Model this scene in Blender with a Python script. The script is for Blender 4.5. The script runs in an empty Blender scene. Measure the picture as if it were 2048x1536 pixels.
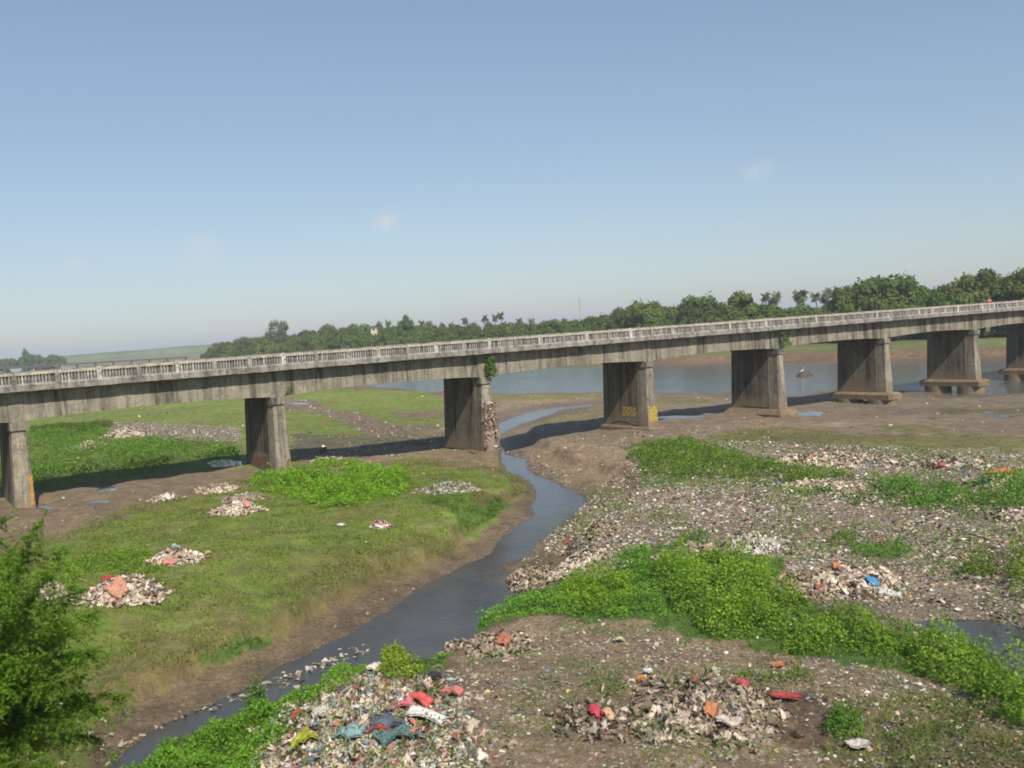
import bpy, math, random
import numpy as np
from mathutils import Vector, Matrix
R = math.radians
rng = np.random.default_rng(7)
random.seed(7)
S = bpy.context.scene
COL = S.collection

# ------------------------------------------------------------------ camera
HC = 11.5                       # camera height over the water level (z = 0)
FPX, PITCH, ROLL = 1993.0, 0.0570, 0.0651
cF = np.array([0, math.cos(PITCH), -math.sin(PITCH)])
cU0 = np.array([0, math.sin(PITCH), math.cos(PITCH)])
cR0 = np.array([1.0, 0, 0])
cR = math.cos(ROLL) * cR0 - math.sin(ROLL) * cU0
cU = math.cos(ROLL) * cU0 + math.sin(ROLL) * cR0
cd = bpy.data.cameras.new('camera')
cam = bpy.data.objects.new('camera', cd)
COL.objects.link(cam)
S.camera = cam
cd.sensor_width = 36.0
cd.lens = 36.0 * FPX / 2048
cd.clip_start = 0.2
cd.clip_end = 30000
m = Matrix.Identity(4)
for i in range(3):
    m[i][0], m[i][1], m[i][2] = cR[i], cU[i], -cF[i]
m[2][3] = HC
cam.matrix_world = m
cd.dof.use_dof = True
cd.dof.focus_distance = 85.0
cd.dof.aperture_fstop = 1.3
S.cycles.filter_width = 1.8
S.cycles.volume_bounces = 0
S.cycles.transparent_max_bounces = 16
S.cycles.max_bounces = 6

# ------------------------------------------------------------------ light
SUN_EL = 44.0
tr = np.array([-0.340, 0.940])                       # horizontal travel of sunlight
SUN_AZ = math.degrees(math.atan2(-tr[0], -tr[1]))    # clockwise from +Y
w = bpy.data.worlds.new('World'); S.world = w; w.use_nodes = True
nt = w.node_tree; nt.nodes.clear()
wo = nt.nodes.new('ShaderNodeOutputWorld'); bg = nt.nodes.new('ShaderNodeBackground')
sky = nt.nodes.new('ShaderNodeTexSky'); sky.sky_type = 'NISHITA'; sky.sun_disc = False
sky.sun_elevation = R(SUN_EL); sky.sun_rotation = R(SUN_AZ)
sky.air_density = 1.0; sky.dust_density = .6; sky.ozone_density = 1.4; sky.altitude = 0
bg.inputs['Strength'].default_value = 0.115
SKY_CLOUDS = []
tc = nt.nodes.new('ShaderNodeTexCoord')
def pix_dir(px, py):
    d = cF * FPX + cR * (px - 1024) - cU * (py - 768)
    return d / np.linalg.norm(d)
# a few faint fair-weather clouds, placed by direction
nz = nt.nodes.new('ShaderNodeTexNoise'); nz.inputs['Scale'].default_value = 34; nz.inputs['Detail'].default_value = 7
nz.inputs['Roughness'].default_value = 0.62
nt.links.new(tc.outputs['Generated'], nz.inputs['Vector'])
acc = None
for (px, py, rad, amt) in ((785, 448, .034, .8), (1180, 440, .02, .7), (143, 527, .018, .7), (1515, 342, .026, .55), (390, 500, .04, .5), (1495, 440, .018, .45)):
    d = pix_dir(px, py)
    vs = nt.nodes.new('ShaderNodeVectorMath'); vs.operation = 'SUBTRACT'; vs.inputs[1].default_value = d
    vm = nt.nodes.new('ShaderNodeVectorMath'); vm.operation = 'MULTIPLY'; vm.inputs[1].default_value = (1, 1, 1.7)
    vl = nt.nodes.new('ShaderNodeVectorMath'); vl.operation = 'LENGTH'
    mr = nt.nodes.new('ShaderNodeMapRange'); mr.inputs['From Min'].default_value = rad; mr.inputs['From Max'].default_value = 0
    mr.inputs['To Min'].default_value = 0; mr.inputs['To Max'].default_value = amt; mr.interpolation_type = 'SMOOTHSTEP'
    nt.links.new(tc.outputs['Generated'], vs.inputs[0]); nt.links.new(vs.outputs[0], vm.inputs[0])
    nt.links.new(vm.outputs[0], vl.inputs[0]); nt.links.new(vl.outputs['Value'], mr.inputs['Value'])
    if acc is None: acc = mr.outputs[0]
    else:
        mx = nt.nodes.new('ShaderNodeMath'); mx.operation = 'MAXIMUM'
        nt.links.new(acc, mx.inputs[0]); nt.links.new(mr.outputs[0], mx.inputs[1]); acc = mx.outputs[0]
nr = nt.nodes.new('ShaderNodeMapRange'); nr.inputs['From Min'].default_value = .42; nr.inputs['From Max'].default_value = .72
nt.links.new(nz.outputs['Fac'], nr.inputs['Value'])
mu = nt.nodes.new('ShaderNodeMath'); mu.operation = 'MULTIPLY'
nt.links.new(acc, mu.inputs[0]); nt.links.new(nr.outputs[0], mu.inputs[1])
hs = nt.nodes.new('ShaderNodeHueSaturation'); hs.inputs['Saturation'].default_value = 1.0
gm = nt.nodes.new('ShaderNodeGamma'); gm.inputs['Gamma'].default_value = .66
tn = nt.nodes.new('ShaderNodeMixRGB'); tn.blend_type = 'MULTIPLY'; tn.inputs['Fac'].default_value = 1; tn.inputs['Color2'].default_value = (1.32, 1.43, 1.58, 1)
nt.links.new(sky.outputs[0], gm.inputs['Color']); nt.links.new(gm.outputs[0], tn.inputs['Color1']); nt.links.new(tn.outputs[0], hs.inputs['Color'])
mc = nt.nodes.new('ShaderNodeMixRGB'); mc.inputs['Color2'].default_value = (5.6, 5.6, 5.8, 1)
nt.links.new(mu.outputs[0], mc.inputs['Fac']); nt.links.new(hs.outputs[0], mc.inputs['Color1'])
nt.links.new(mc.outputs[0], bg.inputs['Color']); nt.links.new(bg.outputs[0], wo.inputs['Surface'])

sl = bpy.data.lights.new('sun', 'SUN'); sl.energy = 5.0; sl.angle = R(0.6); sl.color = (1, .90, .76)
so = bpy.data.objects.new('sun', sl); COL.objects.link(so)
tv = Vector((tr[0] * math.cos(R(SUN_EL)), tr[1] * math.cos(R(SUN_EL)), -math.sin(R(SUN_EL)) * np.linalg.norm(tr)))
so.rotation_euler = tv.to_track_quat('-Z', 'Y').to_euler()
so.location = (0, -20, 60)
S.view_settings.view_transform = 'Standard'; S.view_settings.look = 'None'
S.view_settings.exposure = 0.15; S.view_settings.gamma = 1

# ------------------------------------------------------------------ maths helpers
def proj(P):
    P = np.asarray(P, float); D = P - np.array([0, 0, HC])
    d = D @ cF
    d = np.where(np.abs(d) < 1e-6, 1e-6, d)
    return 1024 + FPX * (D @ cR) / d, 768 - FPX * (D @ cU) / d, d
def unproj(px, py, z):
    px = np.asarray(px, float); py = np.asarray(py, float)
    d = cF[None] * FPX + np.outer(px.ravel() - 1024, cR) - np.outer(py.ravel() - 768, cU)
    t = (z - HC) / d[:, 2]
    return d[:, :2] * np.asarray(t).reshape(-1, 1)
def hash2(ix, iy, seed):
    n = (ix.astype(np.int64) * 374761393 + iy.astype(np.int64) * 668265263 + seed * 974711) & 0x7fffffff
    n = ((n ^ (n >> 13)) * 1274126177) & 0x7fffffff
    return ((n ^ (n >> 16)) & 0xffff) / 65535.0
def vnoise(x, y, seed=0):
    ix = np.floor(x); iy = np.floor(y); fx = x - ix; fy = y - iy
    fx = fx * fx * (3 - 2 * fx); fy = fy * fy * (3 - 2 * fy)
    a = hash2(ix, iy, seed); b = hash2(ix + 1, iy, seed); c = hash2(ix, iy + 1, seed); d = hash2(ix + 1, iy + 1, seed)
    return (a * (1 - fx) + b * fx) * (1 - fy) + (c * (1 - fx) + d * fx) * fy
def fbm(x, y, seed=0, o=4):
    s = 0; a = .5; t = 0
    for k in range(o):
        s = s + a * vnoise(x * 2 ** k + 17.3 * k, y * 2 ** k - 9.1 * k, seed + k); t += a; a *= .5
    return s / t
def inpoly(x, y, poly):
    poly = np.asarray(poly, float); ins = np.zeros(np.shape(x), bool); n = len(poly)
    for i in range(n):
        x1, y1 = poly[i]; x2, y2 = poly[(i + 1) % n]
        if y1 == y2: continue
        c = (y1 > y) != (y2 > y)
        ins ^= c & (x < (x2 - x1) * (y - y1) / (y2 - y1) + x1)
    return ins
def segdist(x, y, poly, closed=True):
    poly = np.asarray(poly, float); d = np.full(np.shape(x), 1e18); n = len(poly)
    for i in range(n if closed else n - 1):
        x1, y1 = poly[i]; x2, y2 = poly[(i + 1) % n]
        ex, ey = x2 - x1, y2 - y1; L = ex * ex + ey * ey + 1e-12
        t = np.clip(((x - x1) * ex + (y - y1) * ey) / L, 0, 1)
        d = np.minimum(d, (x - x1 - t * ex) ** 2 + (y - y1 - t * ey) ** 2)
    return np.sqrt(d)
def sst(a, b, x):
    t = np.clip((x - a) / (b - a), 0, 1); return t * t * (3 - 2 * t)

# ------------------------------------------------------------------ object helpers
def tag(o, label=None, cat=None, group=None, kind=None):
    if label: o['label'] = label
    if cat: o['category'] = cat
    if group: o['group'] = group
    if kind: o['kind'] = kind
    return o
def empty(name, loc=(0, 0, 0), rz=0):
    o = bpy.data.objects.new(name, None); COL.objects.link(o); o.location = loc; o.rotation_euler.z = rz
    o.empty_display_size = .3
    return o
def mesh_np(name, V, faces, mat=None, parent=None, col=None, smooth=False, link=True, attrs=None):
    """faces: list of int arrays (m,k)"""
    V = np.ascontiguousarray(V, dtype=np.float32)
    if parent is not None and link:
        V = V - np.array(parent.get('_o', (0, 0, 0)), dtype=np.float32)
    me = bpy.data.meshes.new(name)
    me.vertices.add(len(V)); me.vertices.foreach_set('co', V.ravel())
    tot = [np.full(len(f), f.shape[1], dtype=np.int32) for f in faces if len(f)]
    idx = np.concatenate([np.asarray(f, dtype=np.int32).ravel() for f in faces if len(f)])
    tot = np.concatenate(tot); st = np.concatenate([[0], np.cumsum(tot)[:-1]]).astype(np.int32)
    me.loops.add(len(idx)); me.loops.foreach_set('vertex_index', idx)
    me.polygons.add(len(tot)); me.polygons.foreach_set('loop_start', st); me.polygons.foreach_set('loop_total', tot)
    me.polygons.foreach_set('use_smooth', np.full(len(tot), bool(smooth)))
    me.update(calc_edges=True)
    if col is not None:
        a = me.color_attributes.new('Col', 'FLOAT_COLOR', 'POINT')
        c = np.ones((len(V), 4), np.float32); c[:, :3] = col; a.data.foreach_set('color', c.ravel())
    for k, v in (attrs or {}).items():
        a = me.attributes.new(k, 'FLOAT', 'POINT'); a.data.foreach_set('value', np.ascontiguousarray(v, dtype=np.float32))
    if mat: me.materials.append(mat)
    me.validate()
    if not link: return me
    o = bpy.data.objects.new(name, me); COL.objects.link(o)
    if parent is not None: o.parent = parent
    return o
def root(name, loc):
    o = empty(name, loc); o['_o'] = [float(v) for v in loc]; return o
class Acc:
    def __init__(s): s.V = []; s.F = {}; s.C = []; s.n = 0
    def add(s, V, F, c=None):
        V = np.asarray(V, float).reshape(-1, 3); F = np.asarray(F, int)
        s.F.setdefault(F.shape[1], []).append(F + s.n); s.V.append(V)
        if c is None: c = (1, 1, 1)
        c = np.asarray(c, float)
        s.C.append(np.broadcast_to(c, V.shape) if c.ndim == 1 else c); s.n += len(V)
    def build(s, name, mat, parent=None, smooth=False, link=True):
        return mesh_np(name, np.concatenate(s.V), [np.concatenate(f) for f in s.F.values()], mat, parent, np.concatenate(s.C), smooth, link)
def loft(acc, loops, cap=True, c=None):
    L = np.array(loops, float); k, n = L.shape[:2]; V = L.reshape(-1, 3); F = []
    for i in range(k - 1):
        for j in range(n):
            F.append((i * n + j, i * n + (j + 1) % n, (i + 1) * n + (j + 1) % n, (i + 1) * n + j))
    acc.add(V, F, c)
    if cap:
        for q, o_ in ((0, 1), (k - 1, -1)):
            Vc = L[q][::-1] if o_ == 1 else L[q]
            acc.add(Vc, [tuple(range(n))], c)
def tube(acc, pts, rad, n=6, c=None):
    pts = [Vector(p) for p in pts]; loops = []
    for i, p in enumerate(pts):
        t = (pts[min(i + 1, len(pts) - 1)] - pts[max(i - 1, 0)]).normalized()
        u = t.orthogonal().normalized() if i == 0 else (u - t * u.dot(t)).normalized()
        v = t.cross(u); r = rad[i] if hasattr(rad, '__len__') else rad
        loops.append([p + (u * math.cos(2 * math.pi * k / n) + v * math.sin(2 * math.pi * k / n)) * r for k in range(n)])
    loft(acc, loops, True, c)
def leaves(P, size, tilt=1.0, aspect=.55, up=None):
    """rhombus leaf cards at P"""
    n = len(P); size = np.broadcast_to(size, (n,))
    nrm = rng.normal(size=(n, 3)) * tilt
    if up is None: nrm[:, 2] += 1.0
    else: nrm += up
    nrm /= np.linalg.norm(nrm, axis=1)[:, None]
    t = rng.normal(size=(n, 3)); t -= nrm * (t * nrm).sum(1)[:, None]; t /= np.linalg.norm(t, axis=1)[:, None]
    b = np.cross(nrm, t)
    a = size[:, None] * .5
    V = np.stack([P - t * a, P + b * a * aspect - t * a * .1, P + t * a - nrm * a * .25, P - b * a * aspect - t * a * .1], 1)
    F = np.arange(4 * n).reshape(n, 4)
    return V.reshape(-1, 3), F

# ------------------------------------------------------------------ materials
def newmat(name):
    m_ = bpy.data.materials.new(name); m_.use_nodes = True; t = m_.node_tree
    b = t.nodes['Principled BSDF']; return m_, t, b
def N(t, typ, **kw):
    n = t.nodes.new(typ)
    for k, v in kw.items():
        if k in n.inputs: n.inputs[k].default_value = v
        else: setattr(n, k, v)
    return n
def ramp(t, src, stops):
    r = t.nodes.new('ShaderNodeValToRGB'); e = r.color_ramp.elements
    while len(e) < len(stops): e.new(.5)
    for i, (p, c) in enumerate(stops):
        e[i].position = p; e[i].color = (*(c if hasattr(c, '__len__') else (c, c, c)), 1)
    t.links.new(src, r.inputs['Fac']); return r.outputs['Color']
def mixc(t, typ, fac, a, b):
    n = t.nodes.new('ShaderNodeMixRGB'); n.blend_type = typ
    for s_, v in (('Fac', fac), ('Color1', a), ('Color2', b)):
        if isinstance(v, (int, float)): n.inputs[s_].default_value = v if s_ == 'Fac' else (v, v, v, 1)
        elif isinstance(v, tuple): n.inputs[s_].default_value = (*v, 1)
        else: t.links.new(v, n.inputs[s_])
    return n.outputs[0]
def coords(t, scale=(1, 1, 1), kind='Position'):
    g = t.nodes.new('ShaderNodeNewGeometry' if kind == 'Position' else 'ShaderNodeTexCoord')
    mp = t.nodes.new('ShaderNodeMapping'); mp.inputs['Scale'].default_value = scale
    t.links.new(g.outputs['Position' if kind == 'Position' else 'Object'], mp.inputs['Vector']); return mp.outputs[0]
def noise(t, vec, sc, det=5, ro=.6, dist=0):
    n = N(t, 'ShaderNodeTexNoise', Scale=sc, Detail=det, Roughness=ro, Distortion=dist)
    t.links.new(vec, n.inputs['Vector']); return n.outputs['Fac']
def bump(t, b, h, st, dist=.05, prev=None):
    n = N(t, 'ShaderNodeBump', Strength=st, Distance=dist); t.links.new(h, n.inputs['Height'])
    if prev is not None: t.links.new(prev, n.inputs['Normal'])
    t.links.new(n.outputs[0], b.inputs['Normal']); return n.outputs[0]
def attr(t, name, fac=False):
    a = N(t, 'ShaderNodeAttribute', attribute_name=name); return a.outputs['Fac' if fac else 'Color']

def mat_ground():
    m_, t, b = newmat('ground')
    c = attr(t, 'Col'); deb = attr(t, 'deb', True); wet = attr(t, 'wet', True); gr = attr(t, 'grs', True)
    v = coords(t)
    n1 = noise(t, v, .9, 6, .65); n2 = noise(t, v, 5, 6, .7); n3 = noise(t, v, 26, 4, .7)
    c = mixc(t, 'MULTIPLY', .75, c, ramp(t, n1, [(.3, .55), (.7, 1.45)]))
    c = mixc(t, 'MULTIPLY', ramp(t, gr, [(0, .8), (.5, .35)]), c, ramp(t, n2, [(.28, .45), (.72, 1.55)]))
    c = mixc(t, 'MULTIPLY', .6, c, ramp(t, n3, [(.3, .5), (.7, 1.5)]))
    # blades of dry straw and bare soil inside the grass
    ng = noise(t, v, 2.2, 6, .7, .6)
    f = N(t, 'ShaderNodeMath', operation='MULTIPLY'); t.links.new(gr, f.inputs[0]); t.links.new(ramp(t, ng, [(.48, 0.0), (.66, .55)]), f.inputs[1])
    c = mixc(t, 'MIX', f.outputs[0], c, (.17, .145, .06))
    # small chips of litter
    for sc, th, tint in ((7., .62, (.56, .51, .45)), (15., .50, (.48, .43, .37)), (28., .6, (.15, .115, .085))):
        vo = N(t, 'ShaderNodeTexVoronoi', Scale=sc, Randomness=1.0); t.links.new(v, vo.inputs['Vector'])
        sep = N(t, 'ShaderNodeSeparateColor'); t.links.new(vo.outputs['Color'], sep.inputs[0])
        m1 = N(t, 'ShaderNodeMath', operation='GREATER_THAN'); t.links.new(sep.outputs[0], m1.inputs[0]); m1.inputs[1].default_value = th
        m2 = N(t, 'ShaderNodeMath', operation='LESS_THAN'); t.links.new(vo.outputs['Distance'], m2.inputs[0]); m2.inputs[1].default_value = .38
        m3 = N(t, 'ShaderNodeMath', operation='MULTIPLY'); t.links.new(m1.outputs[0], m3.inputs[0]); t.links.new(m2.outputs[0], m3.inputs[1])
        m4 = N(t, 'ShaderNodeMath', operation='MULTIPLY'); t.links.new(m3.outputs[0], m4.inputs[0]); t.links.new(deb, m4.inputs[1])
        c2 = mixc(t, 'MULTIPLY', .8, tint, ramp(t, sep.outputs[1], [(0, .4), (1, 1.4)]))
        c = mixc(t, 'MIX', m4.outputs[0], c, c2)
    t.links.new(c, b.inputs['Base Color'])
    rr = N(t, 'ShaderNodeMapRange'); rr.inputs['To Min'].default_value = .95; rr.inputs['To Max'].default_value = .32
    t.links.new(wet, rr.inputs['Value']); t.links.new(rr.outputs[0], b.inputs['Roughness'])
    b.inputs['Specular IOR Level'].default_value = .3
    p = bump(t, b, n2, .9, .16); bump(t, b, n3, .8, .05, p)
    return m_
def mat_col(name, rough=.85, var=.35, spec=.2, bs=.4, scale=6):
    m_, t, b = newmat(name); c = attr(t, 'Col'); v = coords(t, kind='Object')
    n1 = noise(t, v, scale, 5, .65)
    c = mixc(t, 'MULTIPLY', var * 2 if var < .5 else 1, c, ramp(t, n1, [(.3, .6), (.7, 1.35)]))
    t.links.new(c, b.inputs['Base Color']); b.inputs['Roughness'].default_value = rough
    b.inputs['Specular IOR Level'].default_value = spec
    if bs: bump(t, b, n1, bs, .03)
    return m_
def mat_leaf(name, base, var=.3, trans=.35, use_attr=False):
    m_, t, b = newmat(name)
    if use_attr: c = attr(t, 'Col')
    else: c = None
    oi = N(t, 'ShaderNodeObjectInfo'); h = N(t, 'ShaderNodeHueSaturation')
    a1 = N(t, 'ShaderNodeMapRange'); a1.inputs['To Min'].default_value = .475; a1.inputs['To Max'].default_value = .52
    a2 = N(t, 'ShaderNodeMapRange'); a2.inputs['To Min'].default_value = 1 - var; a2.inputs['To Max'].default_value = 1 + var
    t.links.new(oi.outputs['Random'], a1.inputs['Value'])
    wn = N(t, 'ShaderNodeTexWhiteNoise', noise_dimensions='1D'); t.links.new(oi.outputs['Random'], wn.inputs['W'])
    t.links.new(wn.outputs['Value'], a2.inputs['Value'])
    t.links.new(a1.outputs[0], h.inputs['Hue']); t.links.new(a2.outputs[0], h.inputs['Value'])
    v = coords(t); n1 = noise(t, v, .35, 4, .6)
    cc = mixc(t, 'MULTIPLY', 1, c if c is not None else base, ramp(t, n1, [(.3, .7), (.7, 1.3)]))
    t.links.new(cc, h.inputs['Color'])
    t.links.new(h.outputs[0], b.inputs['Base Color']); b.inputs['Roughness'].default_value = .6
    b.inputs['Specular IOR Level'].default_value = .25
    tl = N(t, 'ShaderNodeBsdfTranslucent'); mx = N(t, 'ShaderNodeMixShader'); mx.inputs[0].default_value = trans
    yc = mixc(t, 'MULTIPLY', 1, h.outputs[0], (1.25, 1.35, .55)); t.links.new(yc, tl.inputs['Color'])
    t.links.new(b.outputs[0], mx.inputs[1]); t.links.new(tl.outputs[0], mx.inputs[2])
    t.links.new(mx.outputs[0], t.nodes['Material Output'].inputs['Surface'])
    return m_
def mat_concrete(name, base, dark, streak=.8, mud=0., lo=3.2, mold=.5, vscale=.25, rot=0.0):
    m_, t, b = newmat(name)
    v = coords(t, (1, 1, 1)); vs = coords(t, (2.2, 2.2, .16))
    n1 = noise(t, v, .8, 6, .65); n2 = noise(t, v, 7, 6, .7); ns = noise(t, vs, .55, 7, .78, .6); nf = noise(t, coords(t, (9, 9, .5)), 1, 3, .6)
    c = mixc(t, 'MIX', ramp(t, n1, [(.35, 0.0), (.65, 1.0)]), base, tuple(x * .78 for x in base))
    c = mixc(t, 'MIX', mixc(t, 'MULTIPLY', 1, ramp(t, ns, [(.45, 0.0), (.62, 1.0)]), streak), c, dark)
    c = mixc(t, 'MIX', mixc(t, 'MULTIPLY', 1, ramp(t, noise(t, v, 2.3, 6, .75), [(.5, 0.0), (.64, 1.0)]), mold), c, tuple(x * .8 for x in dark))
    c = mixc(t, 'MULTIPLY', .35, c, ramp(t, nf, [(.3, .6), (.7, 1.35)]))
    c = mixc(t, 'MULTIPLY', .5, c, ramp(t, n2, [(.3, .6), (.7, 1.4)]))
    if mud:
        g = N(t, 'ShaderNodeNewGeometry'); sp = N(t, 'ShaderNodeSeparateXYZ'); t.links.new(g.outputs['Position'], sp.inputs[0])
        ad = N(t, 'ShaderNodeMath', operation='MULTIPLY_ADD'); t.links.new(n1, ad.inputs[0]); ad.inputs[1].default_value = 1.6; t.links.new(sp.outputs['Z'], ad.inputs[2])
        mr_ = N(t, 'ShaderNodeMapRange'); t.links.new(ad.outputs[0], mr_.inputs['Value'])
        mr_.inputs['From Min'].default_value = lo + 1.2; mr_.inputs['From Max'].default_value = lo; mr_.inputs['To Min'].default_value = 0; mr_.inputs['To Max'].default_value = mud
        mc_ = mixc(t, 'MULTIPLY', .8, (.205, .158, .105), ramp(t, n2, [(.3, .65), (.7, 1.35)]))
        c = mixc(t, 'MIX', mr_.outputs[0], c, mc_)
    t.links.new(c, b.inputs['Base Color']); b.inputs['Roughness'].default_value = .93; b.inputs['Specular IOR Level'].default_value = .2
    p = bump(t, b, n2, .6, .03); bump(t, b, n1, .4, .08, p)
    return m_
def mat_plain(name, base, rough=.8, var=.4, scale=4, spec=.25):
    m_, t, b = newmat(name); v = coords(t, kind='Object'); n1 = noise(t, v, scale, 5, .6)
    c = mixc(t, 'MULTIPLY', 1, base, ramp(t, n1, [(.3, 1 - var), (.7, 1 + var)]))
    t.links.new(c, b.inputs['Base Color']); b.inputs['Roughness'].default_value = rough; b.inputs['Specular IOR Level'].default_value = spec
    bump(t, b, n1, .4, .03); return m_
def mat_water(name, base, sc1, sc2, st, rough=.06):
    m_, t, b = newmat(name); v = coords(t, (1, 1.0, 1))
    b.inputs['IOR'].default_value = 1.45
    n0 = noise(t, v, .35, 4, .6)
    c = mixc(t, 'MIX', ramp(t, n0, [(.35, 0.0), (.65, 1.0)]), base, tuple(x * 1.5 for x in base))
    if name == 'river_water':       # the stream carries darker water than the silty river
        g = N(t, 'ShaderNodeNewGeometry'); sp = N(t, 'ShaderNodeSeparateXYZ'); t.links.new(g.outputs['Position'], sp.inputs[0])
        mm = N(t, 'ShaderNodeMapRange'); t.links.new(sp.outputs['Y'], mm.inputs['Value']); mm.inputs['From Min'].default_value = 70; mm.inputs['From Max'].default_value = 130
        c = mixc(t, 'MIX', mm.outputs[0], mixc(t, 'MIX', ramp(t, n0, [(.35, 0.0), (.65, 1.0)]), (.045, .050, .052), (.070, .070, .064)), c)
    t.links.new(c, b.inputs['Base Color'])
    r_ = N(t, 'ShaderNodeMapRange'); t.links.new(noise(t, coords(t, (.03, .09, 1)), 1, 4, .6), r_.inputs['Value'])
    r_.inputs['From Min'].default_value = .35; r_.inputs['From Max'].default_value = .65
    r_.inputs['To Min'].default_value = rough; r_.inputs['To Max'].default_value = rough * 3
    t.links.new(r_.outputs[0], b.inputs['Roughness'])
    a = noise(t, coords(t, (1, 1.8, 1)), sc1, 4, .6); d = noise(t, v, sc2, 3, .6)
    p = bump(t, b, a, st, .05); bump(t, b, d, st, .02, p)
    return m_
M_GROUND = mat_ground()
M_WATER = mat_water('river_water', (.085, .09, .083), 1.5, 6, .6)
M_PUD = mat_water('still_water', (.045, .04, .03), 2, 8, .12, .04)
M_SCRAP = mat_col('litter_scraps', .75, .25, .3, .5, 9)
M_LEAF = mat_leaf('leaf', (.1, .2, .02), .05, .35, True)
M_TREE = mat_leaf('tree_leaf', (.088, .135, .020), .22, .25)
M_PALM = mat_leaf('palm_leaf', (.10, .135, .045), .15, .2)
M_BARK = mat_plain('bark', (.13, .10, .075))
M_BARKP = mat_plain('pale_bark', (.30, .27, .23))
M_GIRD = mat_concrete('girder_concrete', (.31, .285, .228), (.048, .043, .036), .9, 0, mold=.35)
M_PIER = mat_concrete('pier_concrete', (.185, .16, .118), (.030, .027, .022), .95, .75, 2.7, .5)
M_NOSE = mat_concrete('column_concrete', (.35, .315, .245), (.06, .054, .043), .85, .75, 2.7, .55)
M_SLAB = mat_concrete('slab_edge_concrete', (.33, .315, .285), (.075, .07, .065), .7, 0, mold=.75)
M_RAIL = mat_concrete('rail_concrete', (.50, .46, .38), (.15, .14, .115), .45, 0, mold=.45)
M_WHITE = mat_concrete('whitewashed_concrete', (.62, .61, .58), (.14, .135, .13), .65, 0, mold=.85)
M_BACK = mat_concrete('mouldy_concrete', (.15, .145, .14), (.05, .048, .045), .5, 0, mold=.5)
M_FOOT = mat_concrete('footing_concrete', (.24, .185, .12), (.08, .06, .045), .5, .6, 1.0, .4)

# ------------------------------------------------------------------ terrain
stream = [(205, 1560), (240, 1502), (300, 1462), (350, 1437), (430, 1402), (500, 1368), (560, 1335), (640, 1293), (700, 1262), (745, 1240), (800, 1203), (870, 1158),
          (915, 1135), (950, 1118), (975, 1100), (1000, 1080), (1008, 1072), (1030, 1062), (1034, 1048), (1060, 1038), (1063, 1025), (1062, 1012), (1075, 998),
          (1076, 985), (1065, 968), (1045, 952), (1012, 943), (1004, 925), (1002, 900), (990, 895), (985, 888), (975, 870), (985, 858), (1000, 848), (1020, 838), (1060, 823), (1110, 815), (1185, 809), (1190, 812), (1125, 819), (1100, 829), (1050, 846), (1010, 862), (996, 875), (1000, 890), (1012, 908),
          (1052, 916), (1048, 928), (1062, 944), (1082, 956), (1110, 965), (1150, 980), (1173, 996), (1163, 1008), (1140, 1033), (1125, 1050),
          (1105, 1068), (1085, 1082), (1070, 1098), (1040, 1118), (1010, 1132), (1014, 1150), (1035, 1170), (1042, 1185), (1000, 1200), (958, 1222), (925, 1243),
          (895, 1265), (872, 1290), (848, 1315), (810, 1328), (750, 1333), (700, 1345), (640, 1368), (590, 1397), (560, 1412), (500, 1428), (430, 1452), (380, 1468), (310, 1492), (240, 1520), (225, 1570)]
river = [(684, 781), (756, 777), (800, 776), (856, 785), (920, 789), (986, 786), (1061, 791), (1140, 790), (1208, 788), (1316, 786), (1400, 787), (1466, 785), (1520, 796), (1582, 793), (1640, 783), (1690, 780), (1792, 781), (1852, 782), (1910, 793), (1975, 790), (2048, 786), (2200, 790), (2500, 800),
         (2500, 700), (2200, 712), (2048, 716), (1965, 718), (1860, 722), (1600, 727), (1450, 728), (1310, 731), (1200, 734), (980, 738), (800, 738), (600, 736), (430, 731), (200, 733), (60, 737), (0, 737), (-200, 745), (-200, 765), (0, 750), (60, 748), (200, 757), (400, 765), (560, 775)]
SA = np.array(stream, float); near_z = np.zeros(len(SA)); i_n = next(i for i, p in enumerate(stream) if p == (1000, 1200))
near_z[i_n:] = .95; near_z[0] = .2
Wstream = unproj(SA[:, 0], SA[:, 1], near_z)
Wriver = unproj(*np.array(river).T, 0.0)
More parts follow.
